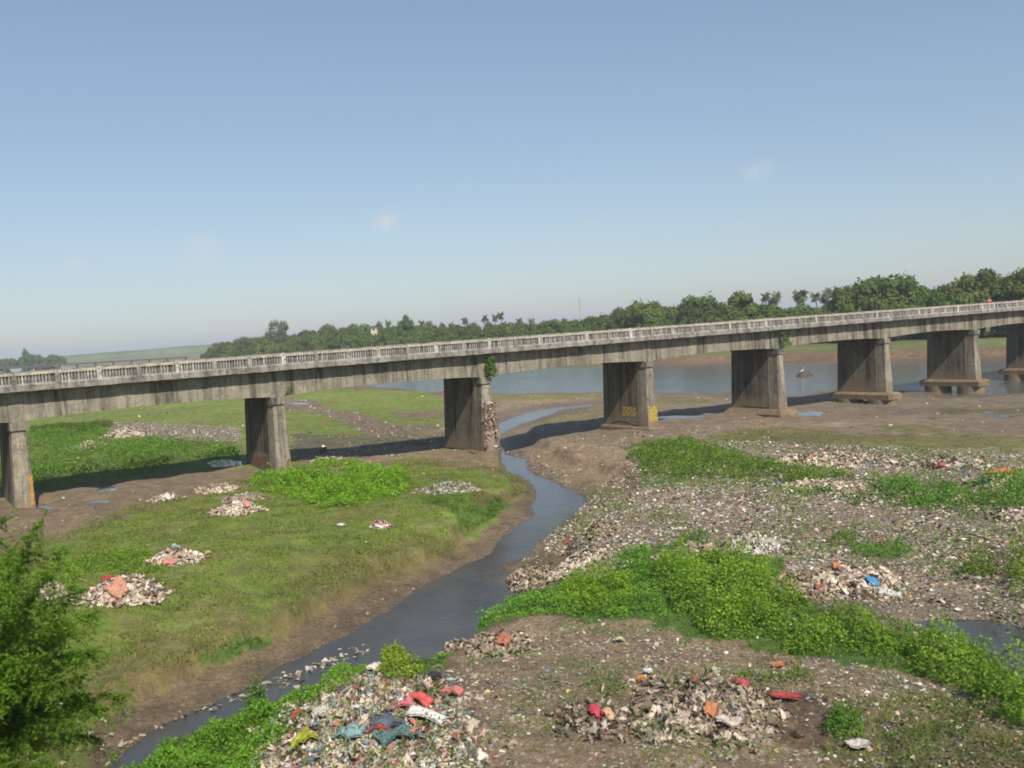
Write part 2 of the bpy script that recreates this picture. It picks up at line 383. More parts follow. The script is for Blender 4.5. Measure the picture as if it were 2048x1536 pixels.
ctrl = [  # px, py, z, bank width
    (100, 1200, 2.0, 3), (400, 1100, 1.9, 3), (700, 1050, 1.6, 3), (600, 1180, 1.25, 2.8), (850, 1080, 1.25, 3.2), (300, 1330, 1.2, 2.8), (900, 960, 1.5, 3), (1020, 970, .95, 2.2),
    (60, 1000, 2.2, 3), (530, 940, 2.2, 3), (300, 900, 2.0, 5), (700, 800, 1.2, 10), (300, 830, 1.6, 10), (850, 850, 1.3, 6), (950, 900, 1.5, 3), (500, 800, 1.4, 12),
    (1150, 930, 1.5, 5), (1200, 980, 1.7, 6), (1180, 1060, 1.7, 5), (1300, 930, 1.7, 6), (1400, 900, 1.6, 6), (1315, 860, 1.4, 6), (1600, 900, 1.2, 8), (1589, 835, .75, 6), (1800, 820, .3, 8), (2000, 820, .28, 8),
    (2040, 880, .8, 8), (1800, 930, 1.3, 8), (1500, 1000, 1.7, 8), (1900, 1050, 1.6, 8), (1400, 1150, 1.9, 6), (1700, 1200, 1.7, 6), (1950, 1300, 1.5, 6), (1200, 1180, 1.5, 2.2),
    (1100, 1250, 1.6, 1.8), (1300, 1400, 2.0, 3), (1000, 1450, 2.1, 2), (700, 1450, 2.2, 1.8), (400, 1520, 1.6, 1.5), (1700, 1450, 1.9, 4), (2000, 1500, 2, 4), (1200, 810, .9, 8), (1400, 800, .55, 10), (1100, 870, 1.0, 5),
    (1600, 715, 1.3, 9), (2000, 705, 1.3, 9), (1200, 722, 1.5, 12), (900, 725, 1.6, 12), (600, 720, 1.8, 20), (200, 725, 1.8, 30), (1600, 690, 1.9, 9), (2000, 680, 1.9, 9), (-200, 1300, 2.2, 3), (-300, 900, 2.2, 6), (2400, 1000, 1.6, 6), (2400, 1400, 2.0, 6)]
CW = []
for (px, py, z, bw) in ctrl:
    q = unproj(px, py, z)[0]; CW.append((q[0], q[1], z, bw))
CW = np.array(CW)
# (px polygon, water z) of the standing water away from the river
ponds = [([(1846, 1247), (1880, 1240), (1925, 1243), (1990, 1244), (2060, 1266), (2120, 1290), (2150, 1400), (2060, 1350), (2000, 1325), (1945, 1292), (1890, 1268)], 1.25, 'pond', 'dark grey still pond behind the bright green bushes'),
         ]
def blob(cx, cy, w_, h_, ph):
    a = np.linspace(0, 2 * math.pi, 15)[:-1]
    r_ = 1 + .22 * np.sin(2 * a + ph) + .13 * np.sin(5 * a + 2 * ph)
    return [(cx + w_ / 2 * r * math.cos(t), cy + h_ / 2 * r * math.sin(t)) for t, r in zip(a, r_)]
for k, (cx, cy, w_, h_, z) in enumerate(((98, 1014, 34, 9, 2.02), (194, 1003, 32, 7, 2.02), (214, 978, 36, 8, 2.05), (450, 927, 70, 12, 2.1), (600, 807, 40, 5, 1.2),
                                         (1355, 834, 92, 7, 1.05), (1615, 828, 66, 9, .55), (1991, 832, 60, 7, .3), (1853, 838, 34, 5, .3), (1800, 829, 30, 4, .25), (1690, 856, 40, 4, .5))):
    ponds.append((blob(cx, cy, w_, h_, k * 1.7), z, 'puddle', None))
PW = [(unproj(*np.array(p).T, z), z) for p, z, _, _ in ponds]

def terrain(x, y, detail=True):
    x = np.asarray(x, float); y = np.asarray(y, float); sh = x.shape; x = x.ravel(); y = y.ravel()
    rr = np.hypot(x, y) + 1
    wt = np.zeros_like(x); zz = np.zeros_like(x); bb = np.zeros_like(x)
    for cx, cy, cz, cb in CW:
        q = 1 / (((x - cx) ** 2 + (y - cy) ** 2) / (rr * .6 + math.hypot(cx, cy) * .4) ** 2 + .0015) ** 1.8
        wt += q; zz += q * cz; bb += q * cb
    zb = zz / wt; bw = bb / wt
    wx = x + (fbm(x * .5, y * .5, 3, 3) - .5) * .9; wy = y + (fbm(x * .5, y * .5, 5, 3) - .5) * .9
    ds = segdist(wx, wy, Wstream); ds = np.where(inpoly(wx, wy, Wstream), -ds, ds)
    dr = segdist(wx, wy, Wriver); dr = np.where(inpoly(wx, wy, Wriver), -dr, dr)
    def prof(d, b):
        t_ = d / b
        scarp = .62 + .18 * (fbm(x * .35, y * .35, 11, 2) - .5)
        up = .52 * np.clip(t_, 0, 1) ** .8 + .48 * sst(scarp - .09, scarp + .09, t_)
        return np.where(d < 0, np.clip(d * .35, -.8, 0) / np.maximum(zb, .2), up)
    f = np.minimum(prof(ds, bw), prof(dr, np.maximum(bw, 6)))
    far = sst(300, 420, rr)
    z = np.where(f < 0, f * np.maximum(zb, .2), zb * f)
    if detail:
        am = np.clip(f, 0, 1)
        z = z + am * ((fbm(x * .12, y * .12, 21, 3) - .5) * .5 * np.clip(zb - .2, 0, 1) + (fbm(x * .7, y * .7, 31, 4) - .5) * .30 * np.clip(zb - .1, .1, 1))
        z = z + (fbm(x * 3, y * 3, 41, 3) - .5) * .09 * np.clip(f * 3, 0, 1) * np.clip(zb, .2, 1)
    for poly, pz in PW:
        bx0, by0 = poly.min(0) - 5; bx1, by1 = poly.max(0) + 5
        k = (x > bx0) & (x < bx1) & (y > by0) & (y < by1)
        if k.any():
            d = segdist(x[k], y[k], poly); ins = inpoly(x[k], y[k], poly)
            d = np.where(ins, -d, d)
            inner = pz - .06 - .1 * sst(0, .8, -d)
            q = sst(0, 3.0, d)
            z[k] = np.where(ins, inner, np.maximum(z[k], pz - .05) * q + (pz - .06 + .25 * np.clip(d, 0, 1.5)) * (1 - q))
    z = np.where((f > .01) & (z < .06), .06, z)
    return z.reshape(sh)
def ground_at(px, py):
    z = np.full(np.size(px), 1.5)
    for _ in range(6):
        q = unproj(px, py, z); z = .5 * z + .5 * terrain(q[:, 0], q[:, 1])
    q = unproj(px, py, z); return q, z

# zones: polygon in photo pixels -> albedo, debris amount, wetness, grass amount
GRASS = (.158, .222, .036); DRY = (.25, .21, .08); MUD = (.18, .132, .074); FLAT = (.215, .165, .112); DEB = (.225, .175, .112)
PEB = (.26, .19, .115); BROWN = (.25, .182, .112); LUSH = (.13, .175, .035); RED = (.19, .125, .075); FIELD = (.165, .165, .075); DARK = (.10, .085, .055)
zones = [
    ('far field', [(-900, 600), (440, 600), (440, 735), (-900, 760)], FIELD, 0, 0, .4),
    ('far bank', [(430, 600), (3000, 400), (3000, 722), (1900, 722), (1200, 735), (430, 735)], (.12, .15, .045), 0, 0, .5),
    ('far bank edge', [(1180, 722), (1320, 716), (1500, 708), (1700, 702), (1900, 697), (2100, 690), (3000, 690), (3000, 730), (1900, 726), (1300, 738), (1180, 738)], RED, 0, .1, 0),
    ('meadow', [(-900, 770), (500, 765), (690, 778), (850, 782), (890, 800), (890, 905), (500, 935), (-900, 1000)], GRASS, 0, 0, .55),
    ('meadow mud', [(570, 790), (600, 800), (640, 800), (640, 816), (720, 826), (760, 838), (790, 850), (890, 850), (890, 880), (800, 874), (730, 868), (690, 846), (640, 826), (560, 820)], (.185, .135, .09), .25, 0, .2),
    ('meadow mud2', [(780, 822), (890, 820), (890, 836), (800, 836)], (.175, .145, .09), .1, 0, .3),
    ('meadow litter', [(210, 845), (300, 846), (480, 855), (480, 885), (420, 890), (330, 880), (230, 870)], (.2, .16, .11), .8, 0, .2),
    ('lush', [(-300, 865), (200, 860), (330, 885), (440, 885), (490, 890), (480, 925), (300, 950), (60, 985), (-300, 1000)], LUSH, 0, 0, .2),
    ('painted shade ground', [(580, 868), (890, 872), (890, 905), (600, 930)], (.10, .095, .05), .3, 0, .2),  # deck's shadow band painted into the ground colour as a darker tone
    ('dry bank', [(600, 912), (700, 895), (890, 888), (1010, 905), (1010, 925), (960, 935), (900, 922), (760, 930), (620, 960)], (.215, .160, .095), .3, 0, .25),
    ('dry bank litter', [(620, 908), (690, 902), (690, 930), (620, 930)], BROWN, .8, 0, .0),
    ('puddle mud', [(-300, 985), (60, 985), (250, 968), (400, 945), (480, 935), (600, 945), (480, 972), (400, 988), (300, 1006), (190, 1052), (90, 1090), (-300, 1140)], (.205, .155, .092), .12, .35, .1),
    ('left grass', [(-300, 1130), (60, 1086), (140, 1060), (260, 1012), (380, 985), (480, 960), (700, 935), (820, 915), (930, 922), (1010, 940), (1050, 962), (1054, 985), (1010, 1000), (1008, 1025), (975, 1040), (940, 1066), (905, 1098), (840, 1125), (760, 1150), (690, 1172), (610, 1210), (545, 1245), (520, 1285), (440, 1310), (330, 1350), (245, 1392), (200, 1440), (150, 1600), (-300, 1600)], GRASS, 0, 0, .5),
    ('dry grass', [(945, 1040), (850, 1060), (760, 1075), (700, 1100), (600, 1165), (450, 1235), (180, 1310), (180, 1420), (245, 1392), (330, 1350), (440, 1310), (520, 1285), (545, 1240), (610, 1205), (690, 1168), (760, 1148), (840, 1122), (905, 1095)], (.155, .158, .050), 0, 0, .8),
    ('dry grass edge', [(940, 1066), (840, 1100), (740, 1140), (600, 1195), (450, 1275), (200, 1360), (220, 1410), (330, 1362), (450, 1318), (530, 1290), (560, 1246), (690, 1180), (840, 1130), (905, 1100)], (.205, .165, .068), .05, 0, .6),
    ('green point', [(820, 990), (1010, 985), (1008, 1025), (960, 1050), (900, 1060), (930, 1030)], (.085, .155, .028), 0, 0, .2),
    ('bare scarp', [(940, 975), (1000, 985), (1050, 980), (1052, 992), (1010, 1000), (950, 1010)], (.15, .09, .05), .1, 0, 0),
    ('green lower left tuft', [(400, 1310), (530, 1270), (535, 1300), (430, 1330)], (.09, .16, .03), 0, 0, .2),
    ('mud flats', [(990, 790), (1210, 788), (1500, 786), (1800, 778), (3000, 778), (3000, 885), (2048, 880), (1800, 868), (1550, 872), (1450, 868), (1330, 880), (1250, 890), (1050, 905), (1000, 890)], FLAT, .1, .3, 0),
    ('shore tuft', [(985, 780), (1060, 788), (1200, 790), (1200, 798), (985, 800)], (.17, .16, .06), 0, 0, .5),
    ('olive a', [(1040, 838), (1150, 822), (1210, 818), (1210, 838), (1100, 850)], (.14, .13, .05), .3, 0, .6),
    ('olive b', [(1310, 800), (1420, 798), (1420, 806), (1310, 812)], (.15, .15, .05), .1, 0, .6),
    ('sand right', [(1640, 800), (2100, 790), (3000, 790), (3000, 815), (2048, 818), (1650, 822)], (.235, .19, .135), 0, .1, 0),
    ('olive c', [(1440, 862), (1560, 851), (1640, 862), (1740, 872), (1900, 868), (3000, 880), (3000, 915), (1980, 905), (1800, 892), (1600, 885), (1430, 886)], (.145, .142, .05), .1, 0, .6),
    ('olive d', [(1745, 850), (1820, 846), (1900, 856), (1890, 866), (1780, 862)], (.15, .145, .05), .1, 0, .6),
    ('olive e', [(1850, 818), (2048, 818), (2100, 826), (1900, 826)], (.13, .135, .05), 0, 0, .6),
    ('debris plain', [(1170, 1000), (1290, 900), (1450, 880), (1800, 895), (3000, 915), (3000, 1350), (2060, 1300), (1850, 1240), (1600, 1180), (1560, 1110), (1300, 1100), (1200, 1110), (1100, 1110), (1080, 1080)], DEB, 1, 0, .15),
    ('pebble slope', [(1050, 905), (1150, 888), (1260, 898), (1290, 925), (1290, 975), (1200, 1020), (1170, 1060), (1150, 1090), (1060, 1110), (1100, 1050), (1180, 1000), (1100, 960), (1050, 940)], PEB, .35, 0, 0),
    ('weeds a', [(1240, 892), (1380, 880), (1460, 892), (1560, 930), (1700, 952), (1850, 975), (3000, 965), (3000, 1035), (1900, 1025), (1780, 1012), (1620, 985), (1500, 972), (1330, 965), (1290, 982), (1280, 940)], (.085, .13, .03), .3, 0, .4),
    ('fore bare', [(900, 1340), (1050, 1235), (1300, 1245), (1500, 1310), (1700, 1320), (1900, 1380), (3000, 1500), (3000, 1700), (500, 1700), (700, 1500), (940, 1420)], BROWN, .55, 0, .1),
    ('fore dark', [(1540, 1370), (1620, 1380), (1700, 1420), (1680, 1500), (1560, 1480), (1530, 1420)], (.125, .085, .055), .15, .1, 0),
    ('fore olive', [(1700, 1390), (1900, 1390), (3000, 1480), (3000, 1700), (1650, 1700), (1640, 1500)], (.13, .12, .055), .3, 0, .7),
    ('bushes', [(1000, 1200), (1100, 1170), (1200, 1110), (1310, 1090), (1560, 1115), (1600, 1170), (1750, 1220), (1860, 1262), (2000, 1320), (2200, 1400), (2200, 1500), (2000, 1420), (1900, 1370), (1700, 1320), (1500, 1305), (1400, 1280), (1300, 1250), (1200, 1235), (1080, 1232), (1000, 1240), (930, 1275), (880, 1330), (830, 1330), (900, 1260)], (.085, .15, .028), .0, 0, .1),
    ('near bank', [(150, 1600), (215, 1530), (340, 1480), (500, 1425), (600, 1385), (700, 1340), (850, 1315), (900, 1330), (840, 1380), (650, 1420), (560, 1470), (500, 1600)], (.075, .13, .025), .1, 0, .1),
    ('near heap soil', [(500, 1600), (560, 1460), (660, 1400), (760, 1350), (880, 1345), (945, 1400), (930, 1480), (1000, 1520), (1000, 1600)], (.15, .13, .10), .8, 0, .2),
    ('pond margin', [(1600, 1200), (1800, 1180), (3000, 1210), (3000, 1420), (2000, 1340), (1840, 1275)], (.17, .135, .095), .8, .2, .1),
]
nA, nR = 760, 640
A1 = np.linspace(-R(31), R(31), nA)
A = np.concatenate([np.linspace(-math.pi, -R(31), 70)[:-1], A1, np.linspace(R(31), math.pi, 70)[1:]])
RR = np.concatenate([[2.5, 6, 10, 13], np.geomspace(15, 330, nR), np.geomspace(345, 8000, 60)])
AA, RG = np.meshgrid(A, RR)
X = RG * np.sin(AA); Y = RG * np.cos(AA)
Z = terrain(X, Y)
xf, yf, zf = X.ravel(), Y.ravel(), Z.ravel()
u, v_, dep = proj(np.stack([xf, yf, zf], 1))
sc_ = np.clip(40 / np.maximum(dep, 5), .08, 1.5)
u2 = u + (fbm(xf * 1.1, yf * 1.1, 51, 4) - .5) * 95 * sc_; v2 = v_ + (fbm(xf * 1.1, yf * 1.1, 61, 4) - .5) * 42 * sc_
front = dep > 3
col = np.zeros((len(xf), 3)); col[:] = MUD; deb = np.full(len(xf), .15); wet = np.zeros(len(xf)); grs = np.zeros(len(xf))
side = np.abs(np.arctan2(xf, yf)) > R(31)
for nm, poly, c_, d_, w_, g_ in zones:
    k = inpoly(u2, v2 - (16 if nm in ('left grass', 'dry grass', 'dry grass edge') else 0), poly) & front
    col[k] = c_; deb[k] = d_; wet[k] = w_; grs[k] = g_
pm_ = (sst(.50, .64, fbm(xf * .42 + 7, yf * .42, 171, 4)) * .40 * (grs > .25))[:, None]
col = col * (1 - pm_) + np.array((.235, .195, .082)) * pm_
pb_ = (sst(.60, .68, fbm(xf * .8 + 3, yf * .8, 181, 4)) * .4 * (grs > .25))[:, None]
col = col * (1 - pb_) + np.array((.17, .12, .07)) * pb_
# ground outside the frame: meadow on the left, litter plain on the right
out = side | ~front
col[out] = np.where((xf[out] < 0)[:, None], GRASS, BROWN); grs[out] = .5; deb[out] = np.where(xf[out] < 0, 0, .5)
lowz = sst(.55, .05, zf)
dsx = zf < .5
col = col * (1 - .45 * lowz[:, None]) + np.array((.10, .078, .055)) * .45 * lowz[:, None]
wet = np.maximum(wet, sst(.3, .05, zf) * .7)
big = fbm(xf * .09, yf * .09, 71, 4)[:, None]
col = col * (.72 + .56 * big)
nn = len(A); i0 = np.arange(len(RR) - 1)[:, None] * nn + np.arange(nn - 1)[None]
F = np.stack([i0, i0 + nn, i0 + nn + 1, i0 + 1], -1).reshape(-1, 4)[:, ::-1]
fan = np.stack([np.full(nn - 1, len(xf)), np.arange(1, nn), np.arange(nn - 1)], 1)[:, ::-1]
V = np.concatenate([np.stack([xf, yf, zf], 1), [[0, 0, 2.0]]])
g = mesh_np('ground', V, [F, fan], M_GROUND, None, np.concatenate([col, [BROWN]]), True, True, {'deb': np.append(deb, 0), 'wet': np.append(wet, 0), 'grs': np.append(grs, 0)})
tag(g, kind='structure')
def fast_h(x, y):
    """bilinear height lookup on the polar grid (front fan)"""
    x = np.asarray(x, float); y = np.asarray(y, float)
    a = np.clip((np.interp(np.arctan2(x, y), A, np.arange(len(A)))), 0, len(A) - 1.001); r = np.clip(np.interp(np.hypot(x, y), RR, np.arange(len(RR))), 0, len(RR) - 1.001)
    ia = a.astype(int); ir = r.astype(int); fa = a - ia; fr = r - ir
    return (Z[ir, ia] * (1 - fa) + Z[ir, ia + 1] * fa) * (1 - fr) + (Z[ir + 1, ia] * (1 - fa) + Z[ir + 1, ia + 1] * fa) * fr
def gpt(px, py):
    z = 1.5
    for _ in range(8):
        q = unproj(px, py, z)[0]; z = .4 * z + .6 * float(fast_h(q[0], q[1]))
    q = unproj(px, py, z)[0]; return np.array([q[0], q[1], z])

# water sheets
a = np.linspace(0, 2 * math.pi, 97)[:-1]
rw = [0.01, 40, 300, 2000, 7600]
V = [(r * math.sin(t), r * math.cos(t), 0) for r in rw for t in a]
F = [(i * 96 + j, i * 96 + (j + 1) % 96, (i + 1) * 96 + (j + 1) % 96, (i + 1) * 96 + j) for i in range(4) for j in range(96)]
tag(mesh_np('river_water', np.array(V), [np.array(F)[:, ::-1]], M_WATER), kind='structure')
for (pp, z, nm, lab), (poly, _) in zip(ponds, PW):
    c = poly.mean(0); big_ = c + (poly - c) * 1.25
    V = np.concatenate([np.column_stack([big_, np.full(len(poly), z)]), [[c[0], c[1], z]]])
    n = len(poly); F = np.array([(i, (i + 1) % n, n) for i in range(n)])
    o = mesh_np(nm, V, [F], M_PUD if nm == 'pond' else M_PUD); tag(o, kind='structure')

# ------------------------------------------------------------------ bridge
P0 = np.array([-30.6825, 61.5882]); TH = 0.9892; SP = 17.4
bv = np.array([math.sin(TH), math.cos(TH)]); nv = np.array([-math.cos(TH), math.sin(TH)])
def B(s, n, z): q = P0 + bv * s + nv * n; return (q[0], q[1], HC + z)
ZT, ZS, ZC = -.855, -2.008, -4.447
W_ = 7.6
bridge = root('road_bridge', B(52, 3.8, -11)); tag(bridge, 'long weathered concrete girder bridge crossing the muddy river bed on solid wall piers', 'bridge')
def sweep(prof_fn, ss, acc=None, c=None):
    acc = acc or Acc(); loft(acc, [[B(s, n, z) for n, z in prof_fn(s)] for s in ss], True, c); return acc
def jit(a_=.01): return (random.random() - .5) * 2 * a_
S0, S1 = -SP * 1.6, SP * 9.0
# deck slab with an uneven worn edge
ss = np.arange(S0, S1, .35)
def slabp(s):
    e = .035 * (vnoise(np.array([s * 1.3]), np.array([3.1]), 5)[0] - .5); e2 = .05 * (vnoise(np.array([s * 2.1]), np.array([9.1]), 6)[0] - .5)
    return [(-.02 + e, ZS + e2), (-.02 + e, ZS + .36), (W_ + .02, ZS + .36), (W_ + .02, ZS), (.85, ZS - .12), (.30, ZS - .02)]
sweep(slabp, ss).build('deck_slab', M_SLAB, bridge)
# cope rail, near and far
railp = lambda s: [(-.03, ZT - .17 + jit(.008)), (-.03, ZT - .01 + jit(.012)), (.02, ZT + jit(.01)), (.26, ZT + jit(.01)), (.29, ZT - .17)]
spans = 7
ps = SP / spans
posts = np.arange(math.ceil(S0 / ps), math.floor(S1 / ps) + 1) * ps
posts = posts[(posts < SP * 8.4)]
for k, s in enumerate(posts[:-1]):
    a_ = Acc(); sweep(railp, np.linspace(s + .02, s + ps - .02, 6), a_); a_.build('top_rail', M_RAIL, bridge)
    # baluster panel: recessed back, sill, and slim uprights
    a_ = Acc()
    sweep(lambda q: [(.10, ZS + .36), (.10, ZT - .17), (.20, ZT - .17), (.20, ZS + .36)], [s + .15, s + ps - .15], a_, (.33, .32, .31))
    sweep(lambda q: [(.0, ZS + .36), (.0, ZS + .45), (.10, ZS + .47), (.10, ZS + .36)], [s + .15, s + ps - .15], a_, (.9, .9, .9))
    nb = 11; dx = (ps - .36) / nb
    for j in range(nb):
        if random.random() < .05: continue
        c = s + .18 + dx * (j + .5) + jit(.012); hw = dx * .27; z0, z1 = ZS + .46, ZT - .17
        sh = random.uniform(.55, 1.15); lean = jit(.02)
        loops = []
        for tz, wd in ((0, 1.15), (.18, .75), (.5, 1.0), (.82, .75), (1, 1.15)):
            z = z0 + (z1 - z0) * tz; h = hw * wd; cc = c + lean * (tz - .5)
            loops.append([B(cc - h, .10, z), B(cc + h, .10, z), B(cc + h * .8, .015, z), B(cc - h * .8, .015, z)])
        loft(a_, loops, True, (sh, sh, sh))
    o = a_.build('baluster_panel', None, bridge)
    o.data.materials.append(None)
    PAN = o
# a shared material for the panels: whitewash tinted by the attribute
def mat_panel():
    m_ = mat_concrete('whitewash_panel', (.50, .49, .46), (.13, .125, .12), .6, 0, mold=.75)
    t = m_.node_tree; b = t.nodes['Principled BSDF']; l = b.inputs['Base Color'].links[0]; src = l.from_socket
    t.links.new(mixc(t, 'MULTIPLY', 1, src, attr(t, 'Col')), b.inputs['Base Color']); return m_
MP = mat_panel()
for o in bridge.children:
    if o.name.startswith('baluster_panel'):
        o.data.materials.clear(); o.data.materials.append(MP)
for s in posts:
    a_ = Acc(); wd = .15
    loft(a_, [[B(s - wd, -.03, z), B(s + wd, -.03, z), B(s + wd, .24, z), B(s - wd, .24, z)] for z in (ZS + .362, ZT - .172)])
    w2 = .12 + jit(.02)
    loft(a_, [[B(s - w2, 0, z), B(s + w2, 0, z), B(s + w2, .25, z), B(s - w2, .25, z)] for z in (ZT + .004, ZT + .07)])
    a_.build('post', M_WHITE if random.random() < .6 else M_SLAB, bridge)
a_ = Acc(); sweep(lambda s: [(W_ - .25, ZS + .36), (W_ - .25, ZT), (W_, ZT), (W_, ZS + .36)], np.arange(S0, S1, 2.0), a_); a_.build('far_parapet', M_SLAB, bridge)
# road surface
sweep(lambda s: [(.3, ZS + .364), (.3, ZS + .40), (W_ - .3, ZS + .40), (W_ - .3, ZS + .364)], np.arange(S0, S1, 4.0)).build('road_surface', mat_plain('asphalt', (.06, .058, .055), .95), bridge)
dS = [.22, -.24, -.04, .2, .18, 0, -.28, 0, 0]
sk = [.30 + SP * k + (dS[k] if 0 <= k < len(dS) else 0) for k in range(-1, 9)]     # right edge of each column cap
GB0 = -3.90
for i in range(len(sk) - 1):
    s0, s1 = sk[i] - .002, sk[i + 1] - .925
    if i == 0: s0 = S0
    for n0, n1 in ((.85, 1.3), (3.6, 4.0), (W_ - 1.3, W_ - .85)):
        def gp(s, n0=n0, n1=n1):
            t_ = (s - s0) / (s1 - s0); h = .24 * math.sin(math.pi * min(max(t_, 0), 1)) ** .8 if s1 > s else 0
            e = .02 * (vnoise(np.array([s * 1.1]), np.array([n0]), 8)[0] - .5)
            return [(n0 + e, GB0 + h + e), (n0 + e, ZS - .13), (n1, ZS - .13), (n1, GB0 + h)]
        sweep(gp, np.linspace(s0, s1, 30)).build('girder', M_GIRD, bridge)
    # cross beams
    for q in (.33, .66):
        c = s0 + (s1 - s0) * q
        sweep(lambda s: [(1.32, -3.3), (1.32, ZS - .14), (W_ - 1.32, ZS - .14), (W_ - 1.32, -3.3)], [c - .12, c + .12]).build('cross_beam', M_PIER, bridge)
gz = {0: 2.2, 1: 2.2, 2: 1.5, 3: 1.4, 4: .75, 5: .3, 6: -.2, 7: -.2, 8: -.2, -1: 2.2}
mark_roots = []
def rect(s0, s1, n0, n1, z): return [B(s0, n0, z), B(s1, n0, z), B(s1, n1, z), B(s0, n1, z)]
def column_loop(sc, hw, n0, n1, z, ch=.10):
    return [B(sc - hw, n0 + ch, z), B(sc - hw + ch, n0, z), B(sc + hw - ch, n0, z), B(sc + hw, n0 + ch, z), B(sc + hw, n1, z), B(sc - hw, n1, z)]
PIER = {}
for k in range(-1, 9):
    sr = sk[k + 1] if k + 1 < len(sk) else SP * k
    sc = sr - .46
    prt = root('pier', B(sc, 3.5, gz[k] - HC)); prt.parent = bridge
    prt.matrix_world = Matrix.Translation(prt.location); prt.location = Vector(prt.location) - bridge.location
    zt = ZC - .02; zg = {2: 1.5, 3: 1.05, 4: .95, 5: 1.15, 6: 1.0, 7: 1.0, 8: 1.0}.get(k, .8) - HC
    zt0 = -4.1
    H = zt - zg
    bt = .19 * H / 6
    NS, NE = .62, 6.9
    # column at each end, wall between
    a_ = Acc(); lv = np.linspace(0, 1, 9)
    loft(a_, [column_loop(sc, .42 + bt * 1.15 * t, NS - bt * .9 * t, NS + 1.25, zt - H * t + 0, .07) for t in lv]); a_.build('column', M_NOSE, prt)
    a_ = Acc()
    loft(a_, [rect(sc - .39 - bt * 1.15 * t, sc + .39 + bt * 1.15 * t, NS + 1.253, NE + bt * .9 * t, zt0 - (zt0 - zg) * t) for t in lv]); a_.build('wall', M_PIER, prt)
    # caps
    a_ = Acc(); loft(a_, [column_loop(sc, .50, NS - .13, NS + 1.25, z, .05) for z in (ZC, ZC + .5)])
    loft(a_, [rect(sc - .46, sc + .46, .80, NS + 1.2, z) for z in (ZC + .503, ZS - .125)]); a_.build('cap', M_GIRD, prt)
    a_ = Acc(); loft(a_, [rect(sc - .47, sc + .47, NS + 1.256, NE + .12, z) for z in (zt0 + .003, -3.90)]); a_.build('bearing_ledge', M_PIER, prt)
    if k in (3,):   # broken mortar skirt at the foot
        a_ = Acc(); lo = []
        for z, e in ((1.0, .22), (1.45, .16), (1.62, .06)):
            lo.append([tuple(np.array(p) + np.array([jit(.06), jit(.06), jit(.05)])) for p in rect(sc - .78 - e, sc + .78 + e, NS - .4 - e, NE + .4 + e, z - HC)])
        loft(a_, lo); a_.build('footing', M_FOOT, prt)
    if k == 4:
        a_ = Acc(); lo = []
        for z, e in ((.4, .42), (.95, .5), (1.12, .42), (1.5, .12)):
            lo.append([tuple(np.array(p) + np.array([jit(.07), jit(.07), jit(.04)])) for p in rect(sc - .78 - e, sc + .78 + e, NS - .4 - e, NE + .4 + e, z - HC)])
        loft(a_, lo); a_.build('footing', M_FOOT, prt)
    if k >= 5:
        a_ = Acc(); lo = []
        for z, e in ((.85, .40), (1.36, .42), (1.44, .36), (1.62, .08)):
            lo.append([tuple(np.array(p) + np.array([jit(.04), jit(.04), jit(.03)])) for p in rect(sc - .78 - e, sc + .78 + e, NS - .4 - e, NE + .4 + e, z - HC)])
        loft(a_, lo); a_.build('footing', M_FOOT, prt)
    if k >= 5 or k == 2:
        # round wells under the footing, a gap between them
        for cn, rw_ in (((NS + .95), 1.32), ((NE - .95), 1.32)):
            if k == 2 and cn > 3: continue
            a_ = Acc(); top = .848 if k >= 5 else 1.55
            lo = [[B(sc + (rw_ + (.05 if z < .3 else 0)) * math.cos(t), cn + (rw_) * math.sin(t) * (1.15 if k == 2 else 1.25), z - HC) for t in np.linspace(0, 2 * math.pi, 25)[:-1]] for z in (-1.2, .3, top)]
            loft(a_, lo); a_.build('well', M_FOOT, prt)
    PIER[k] = (sc, bt, NS, zt, H, prt)
def nose_pt(k, ds, z, off=.0):   # a point on the near face of a column, z absolute
    sc, bt, NS, zt, H, _ = PIER[k]; t = (zt + HC - z) / H; return B(sc + ds, NS - bt * .9 * t - off, z - HC)
def wall_pt(k, n, z, off=0):     # on the face of the wall that looks left
    sc, bt, NS, zt, H, _ = PIER[k]; t = (-4.1 + HC - z) / (-4.1 - (zt - H)); return B(sc - .39 - bt * 1.15 * t - off, n, z - HC)
# worn paint and illegible lettering on the piers
M_YEL = mat_plain('worn_yellow_paint', (.36, .26, .05), .8, .45, 9); M_REDP = mat_plain('faded_red_paint', (.20, .09, .065), .9, .35, 7); M_GRYP = mat_plain('faded_grey_paint', (.30, .29, .30), .9, .3, 7); M_ORP = mat_plain('orange_stain', (.42, .22, .06), .9, .3, 5)
def ragged(fn, a0, a1, z0, z1, nx, nz_, keep, mat, name, par, seed=0):
    a_ = Acc()
    xs = np.linspace(a0, a1, nx + 1); zs = np.linspace(z0, z1, nz_ + 1)
    for i in range(nx):
        for j in range(nz_):
            nse = fbm(np.array([i * .45 + seed]), np.array([j * .45]), 77 + seed, 3)[0]
            ed = min(i, nx - 1 - i, j, nz_ - 1 - j)
            if nse < keep + (.15 if ed == 0 else 0): continue
            a_.add([fn(xs[i], zs[j]), fn(xs[i + 1], zs[j]), fn(xs[i + 1], zs[j + 1]), fn(xs[i], zs[j + 1])], [(0, 1, 2, 3)])
    if a_.n: a_.build(name, mat, par)
ragged(lambda d, z: nose_pt(3, d, z, .006), -.50, .52, 2.05, 3.45, 16, 18, .30, M_YEL, 'paint_mark', PIER[3][5], 1)
ragged(lambda n, z: wall_pt(3, n, z, .006), 1.95, 4.2, 2.45, 3.4, 34, 14, .38, M_YEL, 'paint_mark', PIER[3][5], 5)
ragged(lambda d, z: nose_pt(0, d, z, .006), .30, .54, 2.3, 4.3, 6, 26, .34, M_ORP, 'paint_mark', PIER[0][5], 8)
